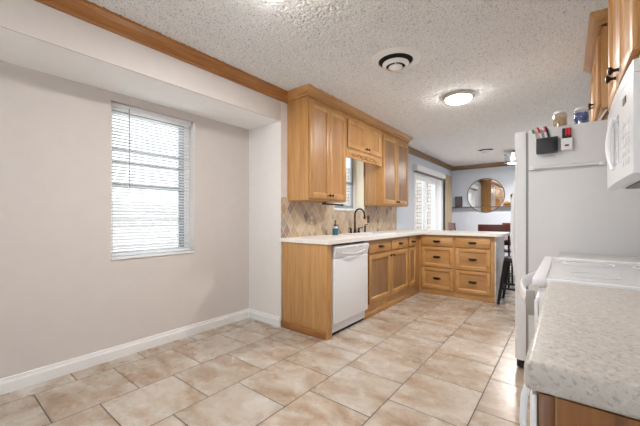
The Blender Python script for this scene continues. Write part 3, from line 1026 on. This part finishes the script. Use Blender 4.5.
# patio door header shade and the stacked drape beside it
vs = thing('roller_shade', 'rolled up white shade in a long cassette over the patio door', 'shade', (XL + 0.002, 6.80, 2.10))
MB().prism([(0, -0.04), (0.085, -0.04), (0.095, -0.03), (0.095, 0.06), (0.085, 0.075), (0, 0.075)], 'y', -0.90, 0.90).build('cassette', TRIM, vs)
MB().box(0.01, 0.08, -0.88, 0.88, -0.066, -0.041, 0.006).build('hem_bar', GASKET, vs)
dr = MB()
n = 36
poly = [(XL + 0.055 + 0.022 * math.sin(k * 1.5), 7.80 + 0.50 * k / n) for k in range(n + 1)]
poly2 = [(x + 0.006, y) for x, y in poly][::-1]
dr.prism(poly + poly2, 'z', 0.03, 2.17)
dp = thing('drape', 'tan drape gathered on the wall beside the patio door', 'drape', (0, 0, 0))
dr.build('fabric', TANF, dp)
MB().tube([(XL + 0.055, 7.74, 2.18), (XL + 0.055, 8.34, 2.18)], 0.012, 10).box(XL, XL + 0.06, 8.30, 8.32, 2.172, 2.188).box(XL, XL + 0.06, 7.77, 7.79, 2.172, 2.188).build('rod', GREYV, dp)

# ------------------------------------------------------------------ ceiling fittings
def ceiling_light(label, x, y, r, power):
    t = thing('ceiling_light', label, 'ceiling light', (x, y, CZ - 0.003), 0, 'round flush ceiling lights in the kitchen')
    MB().lathe([(0, -0.0005), (r, -0.0005), (r, -0.014), (r * 0.98, -0.022), (r * 0.90, -0.032), (r * 0.80, -0.036), (r * 0.77, -0.030), (0, -0.030)], n=48).build('rim', NICKEL, t)
    MB().lathe([(r * 0.78, -0.031), (r * 0.76, -0.050), (r * 0.6, -0.066), (r * 0.3, -0.074), (0, -0.076)], n=48).build('diffuser', GLOW, t)
    area('lamp_light', (0, 0, -0.082), (0, 0, 0), r * 1.4, r * 1.4, power, (1.0, 0.97, 0.94), shape='DISK', parent=t)
    return t


ceiling_light('lit round flush ceiling light beyond the ceiling vent', -0.925, 3.60, 0.165, 16)
ceiling_light('lit round flush ceiling light cut off by the edge of the view', -1.27, 1.19, 0.165, 16)


def ceiling_vent(label, x, y, r):
    t = thing('ceiling_vent', label, 'vent', (x, y, CZ - 0.004), 0, 'round ceiling vents')
    MB().lathe([(0, -0.0005), (r, -0.0005), (r * 0.98, -0.006), (r * 0.80, -0.016), (r * 0.70, -0.018), (r * 0.68, -0.008), (0, -0.008)], n=48).build('flange', TRIM, t)
    MB().lathe([(0, -0.009), (r * 0.68, -0.009), (r * 0.68, -0.0105), (0, -0.0105)], n=40).build('throat_shade', BLACKV, t)  # flat disc, the shade inside the hollow vent painted on as black
    MB().lathe([(r * 0.44, -0.040), (r * 0.52, -0.034), (r * 0.535, -0.038), (r * 0.43, -0.058), (r * 0.385, -0.060), (r * 0.385, -0.054)], n=40).build('ring', TRIM, t)
    MB().lathe([(0, -0.012), (r * 0.04, -0.012), (r * 0.05, -0.056), (r * 0.27, -0.060), (r * 0.275, -0.068), (r * 0.2, -0.078), (0, -0.084)], n=40).build('cone', TRIM, t)


ceiling_vent('round white ceiling vent above the kitchen floor near the wall cabinets', -1.13, 2.46, 0.205)
ceiling_vent('round white ceiling vent far off over the dining table', -1.23, 6.73, 0.19)

pf = thing('dining_light', 'lit glass drum ceiling light in the dining room beside the refrigerator', 'ceiling light', (-0.80, 7.2, CZ - 0.003))
MB().lathe([(0, -0.0005), (0.075, -0.0005), (0.075, -0.02), (0.02, -0.03), (0.02, -0.07), (0.19, -0.075), (0.19, -0.082), (0, -0.082)], n=36).build('canopy', CHROME, pf)
MB().lathe([(0.185, -0.083), (0.185, -0.235), (0.180, -0.235), (0.180, -0.083)], n=36).build('shade', JARG, pf)
MB().lathe([(0.180, -0.225), (0.192, -0.225), (0.192, -0.240), (0.180, -0.240), (0.180, -0.225)], n=36).build('ring', CHROME, pf)
for a in (0, 2.1, 4.2):
    MB().lathe([(0, -0.082), (0.014, -0.082), (0.014, -0.11), (0.03, -0.14), (0.028, -0.165), (0, -0.18)], (0.08 * math.cos(a), 0.08 * math.sin(a), 0), 14).build('bulb', BULB, pf)
area('dining_lamp_light', (0, 0, -0.20), (0, 0, 0), 0.25, 0.25, 40, (1.0, 0.95, 0.9), shape='DISK', parent=pf)

# ------------------------------------------------------------------ far wall of the dining room
mi = thing('round_mirror', 'round mirror in a thin brass frame on the far dining wall', 'mirror', (-1.570, YF - 0.002, 1.695))
MB().lathe([(0, 0), (0.405, 0), (0.405, 0.010), (0, 0.010)], (0, 0, 0), 64, FRONT).build('glass', MIRROR, mi)
MB().lathe([(0.405, 0.0), (0.418, 0.0), (0.418, 0.018), (0.403, 0.018), (0.403, 0.0105)], (0, 0, 0), 64, FRONT).build('frame', plain('aged_brass', srgb(120, 98, 66), 0.4, 0.5), mi)
sh = thing('wall_shelf', 'narrow dark wood shelf running across the round mirror', 'shelf', (-1.66, YF - 0.024, 1.395))
MB().box(-0.66, 0.72, -0.12, 0, 0.006, 0.022, 0.003).build('board', SHELFW, sh)
for x in (-0.60, 0.62):
    MB().box(x - 0.012, x + 0.012, -0.03, 0.0235, -0.002, 0.0055).build('bracket', BLACK, sh)
ZS = 1.418
pc = thing('picture_frame', 'small dark framed picture standing on the wall shelf beside the mirror', 'picture', (-2.17, YF - 0.06, ZS), 0)
MB().box(-0.085, 0.085, -0.02, 0, 0, 0.27, 0.004).build('frame', BLACK, pc)
MB().box(-0.07, 0.07, -0.022, -0.0205, 0.015, 0.255).build('picture', PHOTO, pc)
pk = thing('trinket_pot', 'small red pot standing before the dark picture on the wall shelf', 'pot', (-2.13, YF - 0.128, ZS))
MB().lathe([(0, 0), (0.016, 0), (0.024, 0.02), (0.022, 0.05), (0.016, 0.05), (0.016, 0.04), (0, 0.04)], n=20).build('pot', plain('maroon_clay', srgb(110, 40, 44), 0.5), pk)
gb = thing('brass_bowl', 'small brass footed bowl on the wall shelf beside the refrigerator', 'bowl', (-1.10, YF - 0.08, ZS))
MB().lathe([(0, 0), (0.04, 0), (0.04, 0.008), (0.015, 0.018), (0.015, 0.03), (0.075, 0.055), (0.08, 0.085), (0.073, 0.085), (0.06, 0.06), (0, 0.045)], n=28).build('bowl', GOLD, gb)
MB().ball((0, 0, 0.085), 0.045, (1.1, 1.1, 0.8)).build('fruit', plain('yellow_fruit', srgb(206, 160, 60), 0.5), gb)
pv = thing('bud_vase', 'dark bud vase with a green sprig at the end of the wall shelf', 'vase', (-0.985, YF - 0.08, ZS))
MB().lathe([(0, 0), (0.022, 0), (0.032, 0.03), (0.028, 0.07), (0.012, 0.10), (0.014, 0.12), (0.009, 0.12), (0, 0.11)], n=20).build('vase', BLACKP, pv)
lf = MB()
for k in range(7):
    a = k * 0.9
    lf.tube([(0, 0, 0.11), (0.012 * math.cos(a), 0.012 * math.sin(a), 0.17), (0.035 * math.cos(a), 0.035 * math.sin(a), 0.20 + 0.012 * k)], [0.002, 0.003, 0.002], 6)
    lf.ball((0.034 * math.cos(a), 0.034 * math.sin(a), 0.20 + 0.012 * k), 0.02, (1, 1, 1.5), 1)
lf.build('sprig', GREENL, pv)

# ------------------------------------------------------------------ dining furniture
tb = thing('dining_table', 'dark wood dining table with black legs beyond the peninsula', 'table', (-1.10, 6.72, 0))
MB().box(-0.56, 0.56, -0.45, 0.45, 0.725, 0.76, 0.006).build('top', CHERRY, tb)
MB().box(-0.55, 0.55, -0.38, -0.36, 0.66, 0.725).box(-0.55, 0.55, 0.36, 0.38, 0.66, 0.725).box(-0.55, -0.53, -0.36, 0.36, 0.66, 0.725).box(0.53, 0.55, -0.36, 0.36, 0.66, 0.725).build('apron', BLACK, tb)
for x in (-0.53, 0.53):
    for y in (-0.36, 0.36):
        MB().box(x - 0.025, x + 0.025, y - 0.025, y + 0.025, 0, 0.66, 0.003).build('leg', BLACK, tb)


def dining_chair(label, x, y, rz):
    t = thing('dining_chair', label, 'chair', (x, y, 0), rz, 'dining chairs with dark wood top rails')
    MB().box(-0.22, 0.22, -0.22, 0.21, 0.45, 0.485, 0.010).build('seat', CHERRY, t)
    for sx in (-1, 1):
        MB().tube([(sx * 0.20, -0.19, 0.0), (sx * 0.195, -0.185, 0.45)], 0.014, 8).build('leg', BLACK, t)
        MB().tube([(sx * 0.20, 0.23, 0.0), (sx * 0.20, 0.20, 0.45), (sx * 0.20, 0.215, 0.60), (sx * 0.205, 0.27, 0.965)], 0.014, 8).build('leg', BLACK, t)
    n_ = 12
    a = [(-0.235 + 0.47 * k / n_, 0.262 + 0.030 * math.sin(PI * k / n_)) for k in range(n_ + 1)]
    MB().prism(a + [(u, w + 0.022) for u, w in a][::-1], 'z', 0.89, 1.035).build('top_rail', CHERRY, t)
    for u in (-0.12, -0.04, 0.04, 0.12):
        MB().tube([(u, 0.205, 0.50), (u, 0.225, 0.66), (u, 0.28, 0.89)], 0.008, 8).build('slat', BLACK, t)
    MB().tube([(-0.20, 0.222, 0.62), (0.20, 0.222, 0.62)], 0.010, 8).build('back_bar', BLACK, t)
    MB().tube([(-0.198, -0.187, 0.2), (0.198, -0.187, 0.2)], 0.008, 8).tube([(-0.2, 0.217, 0.2), (0.2, 0.217, 0.2)], 0.008, 8) \
        .tube([(-0.199, -0.187, 0.2), (-0.2, 0.217, 0.2)], 0.008, 8).tube([(0.199, -0.187, 0.2), (0.2, 0.217, 0.2)], 0.008, 8).build('stretcher', BLACK, t)
    return t


dining_chair('dark wood dining chair with its back to the peninsula', -0.925, 5.98, PI)
dining_chair('dark wood dining chair across the table facing the kitchen', -0.86, 7.46, 0)
dining_chair('dark wood dining chair standing off beside the tan drape', -1.80, 7.50, PI / 2 + 0.55)

st = thing('bar_stool', 'black metal stool with splayed legs at the end of the peninsula', 'stool', (-0.50, 4.92, 0), 0.0)
MB().box(-0.16, 0.16, -0.16, 0.16, 0.590, 0.612, 0.010).box(-0.152, 0.152, -0.152, 0.152, 0.55, 0.592, 0.006).build('seat', BLACK, st)
for sx in (-1, 1):
    for sy in (-1, 1):
        b0 = Vector((sx * 0.215, sy * 0.215, 0))
        b1 = Vector((sx * 0.135, sy * 0.135, 0.575))
        MB().tube([b0, b1], [0.016, 0.030], 8).build('leg', BLACK, st)
q = 0.182
MB().box(-q, q, -q - 0.006, -q + 0.006, 0.20, 0.225).box(-q, q, q - 0.006, q + 0.006, 0.20, 0.225).box(-q - 0.006, -q + 0.006, -q, q, 0.20, 0.225).box(q - 0.006, q + 0.006, -q, q, 0.20, 0.225).build('brace', BLACK, st)

# ------------------------------------------------------------------ refrigerator
FY0, FY1 = 2.78, 3.56
fr = thing('refrigerator', 'tall white refrigerator beyond the range', 'refrigerator', (0, 0, 0))
FT = 1.787
MB().box(-0.225, 0.50, FY0, FY1, 0.03, FT, 0.006).build('body', FRIDGE, fr)
for z0, z1, hz0, hz1 in ((0.05, 1.19, 0.66, 1.12), (1.205, FT, 1.24, 1.52)):
    pass
d_ = MB().prism([(-0.24, FY0 + 0.002), (-0.24, FY0 + 0.385), (-0.295, FY0 + 0.385), (-0.312, FY0 + 0.36), (-0.318, FY0 + 0.20), (-0.312, FY0 + 0.03), (-0.300, FY0 + 0.008), (-0.285, FY0 + 0.002)], 'z', 0.075, FT - 0.002).build('door', FRIDGED, fr)
MB().tube([(-0.306, FY0 + 0.335, 0.62), (-0.34, FY0 + 0.335, 0.66), (-0.362, FY0 + 0.335, 0.86), (-0.366, FY0 + 0.335, 1.05), (-0.360, FY0 + 0.335, 1.25), (-0.34, FY0 + 0.335, 1.45), (-0.306, FY0 + 0.335, 1.50)], 0.015, 12).build('handle', APPL, d_)
d_ = MB().prism([(-0.24, FY0 + 0.391), (-0.24, FY1 - 0.002), (-0.285, FY1 - 0.002), (-0.300, FY1 - 0.008), (-0.312, FY1 - 0.03), (-0.318, FY1 - 0.20), (-0.312, FY1 - 0.365), (-0.295, FY0 + 0.391)], 'z', 0.075, FT - 0.002).build('door', FRIDGED, fr)
MB().tube([(-0.306, FY0 + 0.435, 0.62), (-0.34, FY0 + 0.435, 0.66), (-0.362, FY0 + 0.435, 0.86), (-0.366, FY0 + 0.435, 1.05), (-0.360, FY0 + 0.435, 1.25), (-0.34, FY0 + 0.435, 1.45), (-0.306, FY0 + 0.435, 1.50)], 0.015, 12).build('handle', APPL, d_)
MB().box(-0.24, -0.225, FY0 + 0.012, FY1 - 0.012, 0.08, FT - 0.01).build('gasket', plain('pale_gasket', srgb(160, 160, 160), 0.6), fr)
MB().box(-0.30, -0.225, FY0 + 0.01, FY1 - 0.01, 0.02, 0.07, 0.004).build('kick_grille', DARKGAP, fr)
for y in (FY0 + 0.06, FY1 - 0.06):
    MB().cyl((-0.18, y, 0), (-0.18, y, 0.03), 0.022).build('foot', DARKGAP, fr)
    MB().cyl((0.42, y, 0), (0.42, y, 0.03), 0.022).build('foot', DARKGAP, fr)

# things on the side of the refrigerator
tr = thing('towel_rail', 'slim white towel rail on the side of the refrigerator', 'towel rail', (0, FY0 - 0.0005, 1.502))
MB().tube([(-0.215, -0.022, 0), (0.19, -0.022, 0)], 0.009, 10).build('bar', APPL, tr)
for x in (-0.205, 0.18):
    MB().box(x - 0.016, x + 0.016, -0.034, 0.0, -0.014, 0.014, 0.004).build('bracket', APPL, tr)
mk = thing('marker_tray', 'black magnetic pen basket on the side of the refrigerator', 'pen holder', (-0.112, FY0 - 0.0005, 1.602))
MB().box(-0.062, 0.062, -0.055, -0.051, 0, 0.105, 0.001).box(-0.062, 0.062, -0.004, 0, 0, 0.112, 0.001).box(-0.062, -0.058, -0.051, -0.004, 0, 0.105).box(0.058, 0.062, -0.051, -0.004, 0, 0.105).box(-0.058, 0.058, -0.051, -0.004, 0, 0.006).build('basket', BLACKP, mk)
pens = [(-0.047, -0.052, GREEN, 'green'), (-0.036, -0.066, RED, 'red'), (-0.022, -0.040, WHITEP, 'white'), (-0.010, -0.060, RED, 'red'), (0.004, -0.034, PINKP, 'pink'), (0.018, -0.040, BLACKP, 'black')]
NTH = ['outermost of the pens', 'beside the green one', 'between the two red ones', 'beside the pink one', 'between a red and the black one', 'nearest the white caddy']
for i, (x0, dx, m, cn) in enumerate(pens):
    p0 = Vector((x0, -0.037 + 0.0110 * (i % 3), 0.010))
    p1 = p0 + Vector((dx * 0.95, -0.003 + 0.003 * (i % 3), 0.165 + 0.004 * i))
    ax = (p1 - p0).normalized()
    t = thing('marker', cn + '-capped marker in the black refrigerator basket, ' + NTH[i], 'marker', Vector((-0.112, FY0, 1.602)) + p0 + Vector((0.012, 0, 0)), 0, 'markers in the refrigerator basket')
    MB().cyl((0, 0, 0), ax * 0.142, 0.0066, n=12).build('barrel', WHITEP if i != 5 else m, t)
    MB().cyl(ax * 0.142, ax * (p1 - p0).length, 0.0072, 0.0060, n=12).build('cap', m, t)
cd_ = thing('marker_caddy', 'small white caddy on the side of the refrigerator', 'pen holder', (-0.002, FY0 - 0.0005, 1.612))
MB().box(-0.030, 0.030, -0.036, -0.033, 0, 0.078, 0.001).box(-0.030, 0.030, -0.003, 0, 0, 0.09, 0.001).box(-0.030, -0.027, -0.033, -0.003, 0, 0.078).box(0.027, 0.030, -0.033, -0.003, 0, 0.078).box(-0.027, 0.027, -0.033, -0.003, 0, 0.004).build('box', WHITEP, cd_)
MB().box(-0.010, 0.012, -0.0375, -0.0362, 0.022, 0.034).build('emblem', plain('maroon_print', srgb(120, 40, 50), 0.6), cd_)
for x, m, cn in ((-0.017, BLACKP, 'thick marker with black cap next to the black basket'), (-0.001, RED, 'thick marker with red cap in the middle of the white caddy'), (0.016, RED, 'thick marker with red cap at the jar end of the white caddy')):
    t = thing('marker', cn, 'marker', (-0.002 + x, FY0 - 0.018, 1.6165), 0, 'thick markers in the white caddy')
    MB().cyl((0, 0, 0), (0, 0, 0.095), 0.0085, n=14).build('barrel', BLACKP, t)
    MB().cyl((0, 0, 0.095), (0, 0, 0.145), 0.0090, n=14).build('cap', m, t)


# things on top of the refrigerator
def jar(label, x, y, fill, r, h, seed):
    t = thing('glass_jar', label, 'jar', (x, y, FT + 0.0005), 0, 'jars on top of the refrigerator')
    MB().lathe([(0, 0), (r, 0), (r, h * 0.72), (r * 0.86, h * 0.80), (r * 0.82, h * 0.80), (r * 0.95, h * 0.70), (r * 0.95, 0.004), (0, 0.004)], n=28).build('glass', JARG, t)
    MB().lathe([(0, h * 0.80), (r * 0.88, h * 0.80), (r * 0.92, h * 0.85), (r * 0.80, h * 0.93), (r * 0.3, h), (0, h)], n=28).build('lid', WHITEP, t)
    rnd = random.Random(seed)
    c = MB()
    for k in range(90):
        a, rr = rnd.uniform(0, 6.3), r * 0.80 * (rnd.random() ** 0.3)
        c.ball((rr * math.cos(a), rr * math.sin(a), 0.016 + rnd.random() * h * 0.52), 0.011, (1, rnd.uniform(0.7, 1.2), 0.8), 1)
    o = c.build('contents', fill, t)
    o['kind'] = 'stuff'


jar('clear jar of tan shells on the refrigerator', -0.040, FY0 + 0.06, NUTS, 0.042, 0.125, 1)
jar('clear jar of blue sweets on the refrigerator', 0.078, FY0 + 0.06, BLUEC, 0.043, 0.125, 2)
pn = thing('tilted_frame', 'small brown tilted picture frame on the refrigerator beside the blue jar', 'picture frame', (0.175, FY0 + 0.06, FT + 0.0005), 0)
R_ = Matrix.Translation((0, 0, 0.002)) @ Matrix.Rotation(0.5, 4, 'Y')
MB().box(-0.012, 0.0, -0.05, 0.06, 0.0, 0.115, 0.002, mat=R_).build('frame', TRIM, pn)
MB().box(0.0005, 0.006, -0.048, 0.058, 0.004, 0.112, mat=R_).build('backing', BROWNB, pn)

# ------------------------------------------------------------------ right-hand run: fronts face -x
LX = -PI / 2         # local x runs along world -y


def right_wall_cabinet(label, y1, w, z0, zt, xf, depth, kz=0.085):
    t = thing('wall_cabinet', label, 'cabinet', (xf, y1, 0), LX, 'oak wall cabinets above the range and refrigerator')
    MB().box(0, w, 0, depth, z0, 2.385, 0.002).build('body', OAKV, t)
    m = w / 2
    add_door(t, 0.03, m - 0.002, z0 + 0.03, zt, (m - 0.045, z0 + kz))
    add_door(t, m + 0.002, w - 0.03, z0 + 0.03, zt, (m + 0.045, z0 + kz))
    return t


right_wall_cabinet('oak two-door wall cabinet above the white microwave', 2.04, 0.765, 1.610, 2.345, 0.172, XR - 0.172 - 0.002)
right_wall_cabinet('oak wall cabinet above the refrigerator', 3.62, 0.88, 1.855, 2.345, 0.178, XR - 0.178 - 0.002, 0.14)
for nm, y0, y1 in (('trim_5', 1.275, 2.04), ('trim_6', 2.74, 3.62)):
    o = mitred_crown(nm, [(XR - 0.001, y1), (0.178, y1), (0.178, y0), (XR - 0.001, y0)][::-1] if False else [(XR - 0.001, y1), (0.178, y1), (0.178, y0), (XR - 0.001, y0)],
                     [(u * 0.85, q * 0.75) for u, q in cr2], CZ - 0.001, OAKYL)
    o['kind'] = 'structure'

# microwave, slightly bowed front
MXF = 0.154
mw = thing('microwave', 'white over-the-range microwave with curved handle under the oak cabinet', 'microwave', (MXF, 2.045, 0), LX)
MZ0, MZ1, MWW = 1.268, 1.604, 0.762
MB().box(0, MWW, 0.03, XR - MXF - 0.003, MZ0 + 0.012, MZ1, 0.004).build('body', APPL, mw)


def bow(x):
    return -0.002 - 0.010 * (1 - ((x - MWW / 2) / (MWW / 2)) ** 2)


def bowed(x0, x1, z0, z1, out=0.0, back=0.03, n=14):
    a = [(x0 + (x1 - x0) * k / n, bow(x0 + (x1 - x0) * k / n) - out) for k in range(n + 1)]
    return MB().prism(a + [(x1, back), (x0, back)], 'z', z0, z1)


md = bowed(0.002, 0.545, MZ0 + 0.004, MZ1 - 0.040).build('door', APPL, mw)
bowed(0.405, 0.525, 1.335, 1.505, 0.0012, 0.0).build('window', plain('grey_mesh_glass', srgb(172, 172, 176), 0.12, coat=0.5), md)
hx = 0.395
hp = [(hx + 0.01 - 0.034 * math.sin(PI * k / 12), bow(hx) - 0.004 - 0.013 * math.sin(PI * k / 12), 1.325 + 0.195 * k / 12) for k in range(13)]
MB().tube(hp, 0.0072, 12).build('handle', APPL, md)
mp_ = bowed(0.548, MWW - 0.002, MZ0 + 0.004, MZ1 - 0.040).build('control_panel', APPL, mw)
kb = MB()
for i in range(3):
    for j in range(5):
        x = 0.59 + i * 0.045
        kb.box(x, x + 0.032, bow(x + 0.016) - 0.0025, bow(x + 0.016) + 0.004, MZ0 + 0.04 + j * 0.032, MZ0 + 0.060 + j * 0.032, 0.001)
kb.build('keypad', plain('keypad_grey', srgb(214, 214, 214), 0.4), mp_)
bowed(0.61, 0.66, MZ0 + 0.240, MZ0 + 0.262, 0.002, 0.0, 4).build('display', plain('dim_display', srgb(60, 74, 66), 0.2), mp_)
gr = bowed(0.002, MWW - 0.002, MZ1 - 0.038, MZ1 - 0.001).build('vent_grille', APPL, mw)
MB().box(0.03, MWW - 0.03, 0.06, 0.34, MZ0 + 0.006, MZ0 + 0.012).build('underside', GASKET, mw)

# ------------------------------------------------------------------ range
RY0, RY1 = 1.295, 2.055
ra = thing('range', 'white electric range with smooth top between speckled counter and refrigerator', 'range', (-0.087, RY1, 0), LX)
RW = RY1 - RY0
RD = XR + 0.087 - 0.004
MB().box(0.003, RW - 0.003, 0.012, RD, 0.05, 0.905, 0.004).build('body', APPL, ra)
tp = MB()
tp.box(0.0, RW, -0.008, 0.035, 0.905, 0.937, 0.008, 3).box(0.0, RW, RD - 0.09, RD, 0.905, 0.937, 0.006).box(0.0, 0.04, 0.03, RD - 0.08, 0.905, 0.937, 0.006).box(RW - 0.022, RW, 0.03, RD - 0.08, 0.905, 0.937, 0.006)
tp.build('cooktop_frame', APPL, ra)
gl = MB().box(0.038, RW - 0.020, 0.033, RD - 0.085, 0.906, 0.9325).build('cooktop', plain('white_ceramic_glass', srgb(226, 227, 230), 0.08, coat=0.6, noise=0.04, nscale=8), ra)
for x, y, r in ((0.2, 0.16, 0.09), (0.56, 0.16, 0.075), (0.2, 0.38, 0.075), (0.56, 0.38, 0.1)):
    MB().lathe([(r - 0.004, 0), (r, 0), (r, 0.0008), (r - 0.004, 0.0008), (r - 0.004, 0)], (x, y, 0.9327), 40).build('burner_ring', plain('faint_ring', srgb(212, 212, 214), 0.3), gl)
od = MB().box(0.01, RW - 0.01, -0.002, 0.011, 0.27, 0.86, 0.006).build('oven_door', APPL, ra)
MB().box(0.12, RW - 0.12, -0.0035, -0.0015, 0.40, 0.68).build('oven_window', plain('black_oven_glass', srgb(22, 22, 24), 0.06), od)
hz = 0.845
n = 14
pts = [(0.03 + (RW - 0.06) * k / n, -0.020 - 0.048 * math.sin(PI * k / n), hz) for k in range(n + 1)]
hd = MB().tube(pts, 0.012, 12, ry=0.026).build('handle', APPL, od)
for x in (0.018, RW - 0.046):
    MB().box(x, x + 0.020, -0.028, -0.001, hz - 0.046, hz + 0.040, 0.003).build('handle_bracket', plain('grey_bracket', srgb(160, 157, 153), 0.4), hd)
MB().box(0.012, RW - 0.012, -0.002, 0.011, 0.07, 0.255, 0.006).build('storage_drawer', APPL, ra)
MB().box(0.02, RW - 0.02, 0.03, 0.5, 0.0, 0.05).build('plinth', DARKGAP, ra)
bgd = MB().box(0.0, RW, RD - 0.065, RD, 0.938, 1.10, 0.006).build('backguard', APPL, ra)
for k in (0.08, 0.18, 0.58, 0.68):
    MB().lathe([(0, 0), (0.022, 0), (0.02, 0.02), (0, 0.022)], (k, RD - 0.0655, 1.03), 18, FRONT).build('knob', APPG, bgd)

# base cabinet and counter between range and refrigerator (only the counter edge shows)
t = thing('base_cabinet', 'oak base cabinet between the range and refrigerator', 'cabinet', (-0.02, 2.765, 0), LX)
MB().box(0, 0.695, 0.0, XR + 0.02 - 0.004, 0.075, CB - 0.034, 0.002).build('body', OAKV, t)
MB().box(0, 0.695, 0.05, XR + 0.02 - 0.004, 0.0, 0.075).build('plinth', OAKH, t)
add_drawer(t, 0.02, 0.675, 0.735, 0.845)
add_door(t, 0.02, 0.345, 0.10, 0.715, (0.31, 0.67))
add_door(t, 0.35, 0.675, 0.10, 0.715, (0.385, 0.67))
tag(MB().box(-0.045, XR - 0.003, 2.066, 2.768, CB - 0.033, CT - 0.034, 0.006).build('countertop', plain('white_laminate', srgb(226, 226, 226), 0.35)), 'narrow white counter section behind the range against the refrigerator', 'countertop')

# ------------------------------------------------------------------ near counter with a white compactor under it
c0 = 0.545
ctn = MB().box(-0.0505, XR - 0.003, c0, RY0 - 0.006, CB - 0.004, CT, 0.009, 3)
tag(ctn.build('countertop', LAM), 'speckled grey and white laminate counter in the foreground beside the range', 'countertop')
t = thing('base_cabinet', 'oak base cabinet with wood side under the speckled foreground counter', 'cabinet', (-0.033, c0 + 0.012 + 0.32, 0), LX, None)
MB().box(0.0, 0.32, 0.0, XR + 0.033 - 0.004, 0.0, CB - 0.005, 0.002).build('body', OAKV, t)
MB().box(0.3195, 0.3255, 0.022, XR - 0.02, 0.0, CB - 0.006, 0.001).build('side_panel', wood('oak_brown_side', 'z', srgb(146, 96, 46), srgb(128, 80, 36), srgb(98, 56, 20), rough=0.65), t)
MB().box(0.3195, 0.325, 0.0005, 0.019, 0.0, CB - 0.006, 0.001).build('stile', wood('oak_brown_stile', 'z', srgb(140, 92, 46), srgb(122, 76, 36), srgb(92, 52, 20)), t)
cpt = MB().box(0.012, 0.324, -0.010, -0.001, 0.10, CB - 0.010, 0.003).build('door', APPL, t)
cpt['label'] = 'white enamelled door front'
hp = [(0.268, -0.008, 0.880), (0.268, -0.016, 0.874), (0.268, -0.022, 0.850), (0.268, -0.024, 0.81), (0.268, -0.020, 0.76), (0.268, -0.008, 0.73)]
MB().tube(hp, 0.0050, 12).build('handle', APPL, cpt)
t = thing('base_cabinet', 'oak drawer cabinet under the foreground counter next to the range', 'cabinet', (-0.020, RY0 - 0.008, 0), LX, None)
MB().box(0.0, 0.405, 0.0, XR + 0.02 - 0.004, 0.0, CB - 0.005, 0.002).build('body', OAKV, t)
for z0, z1 in ((0.10, 0.36), (0.38, 0.64), (0.66, 0.87)):
    d_ = add_drawer(t, 0.012, 0.393, z0, z1, y=0.004, pull=False)
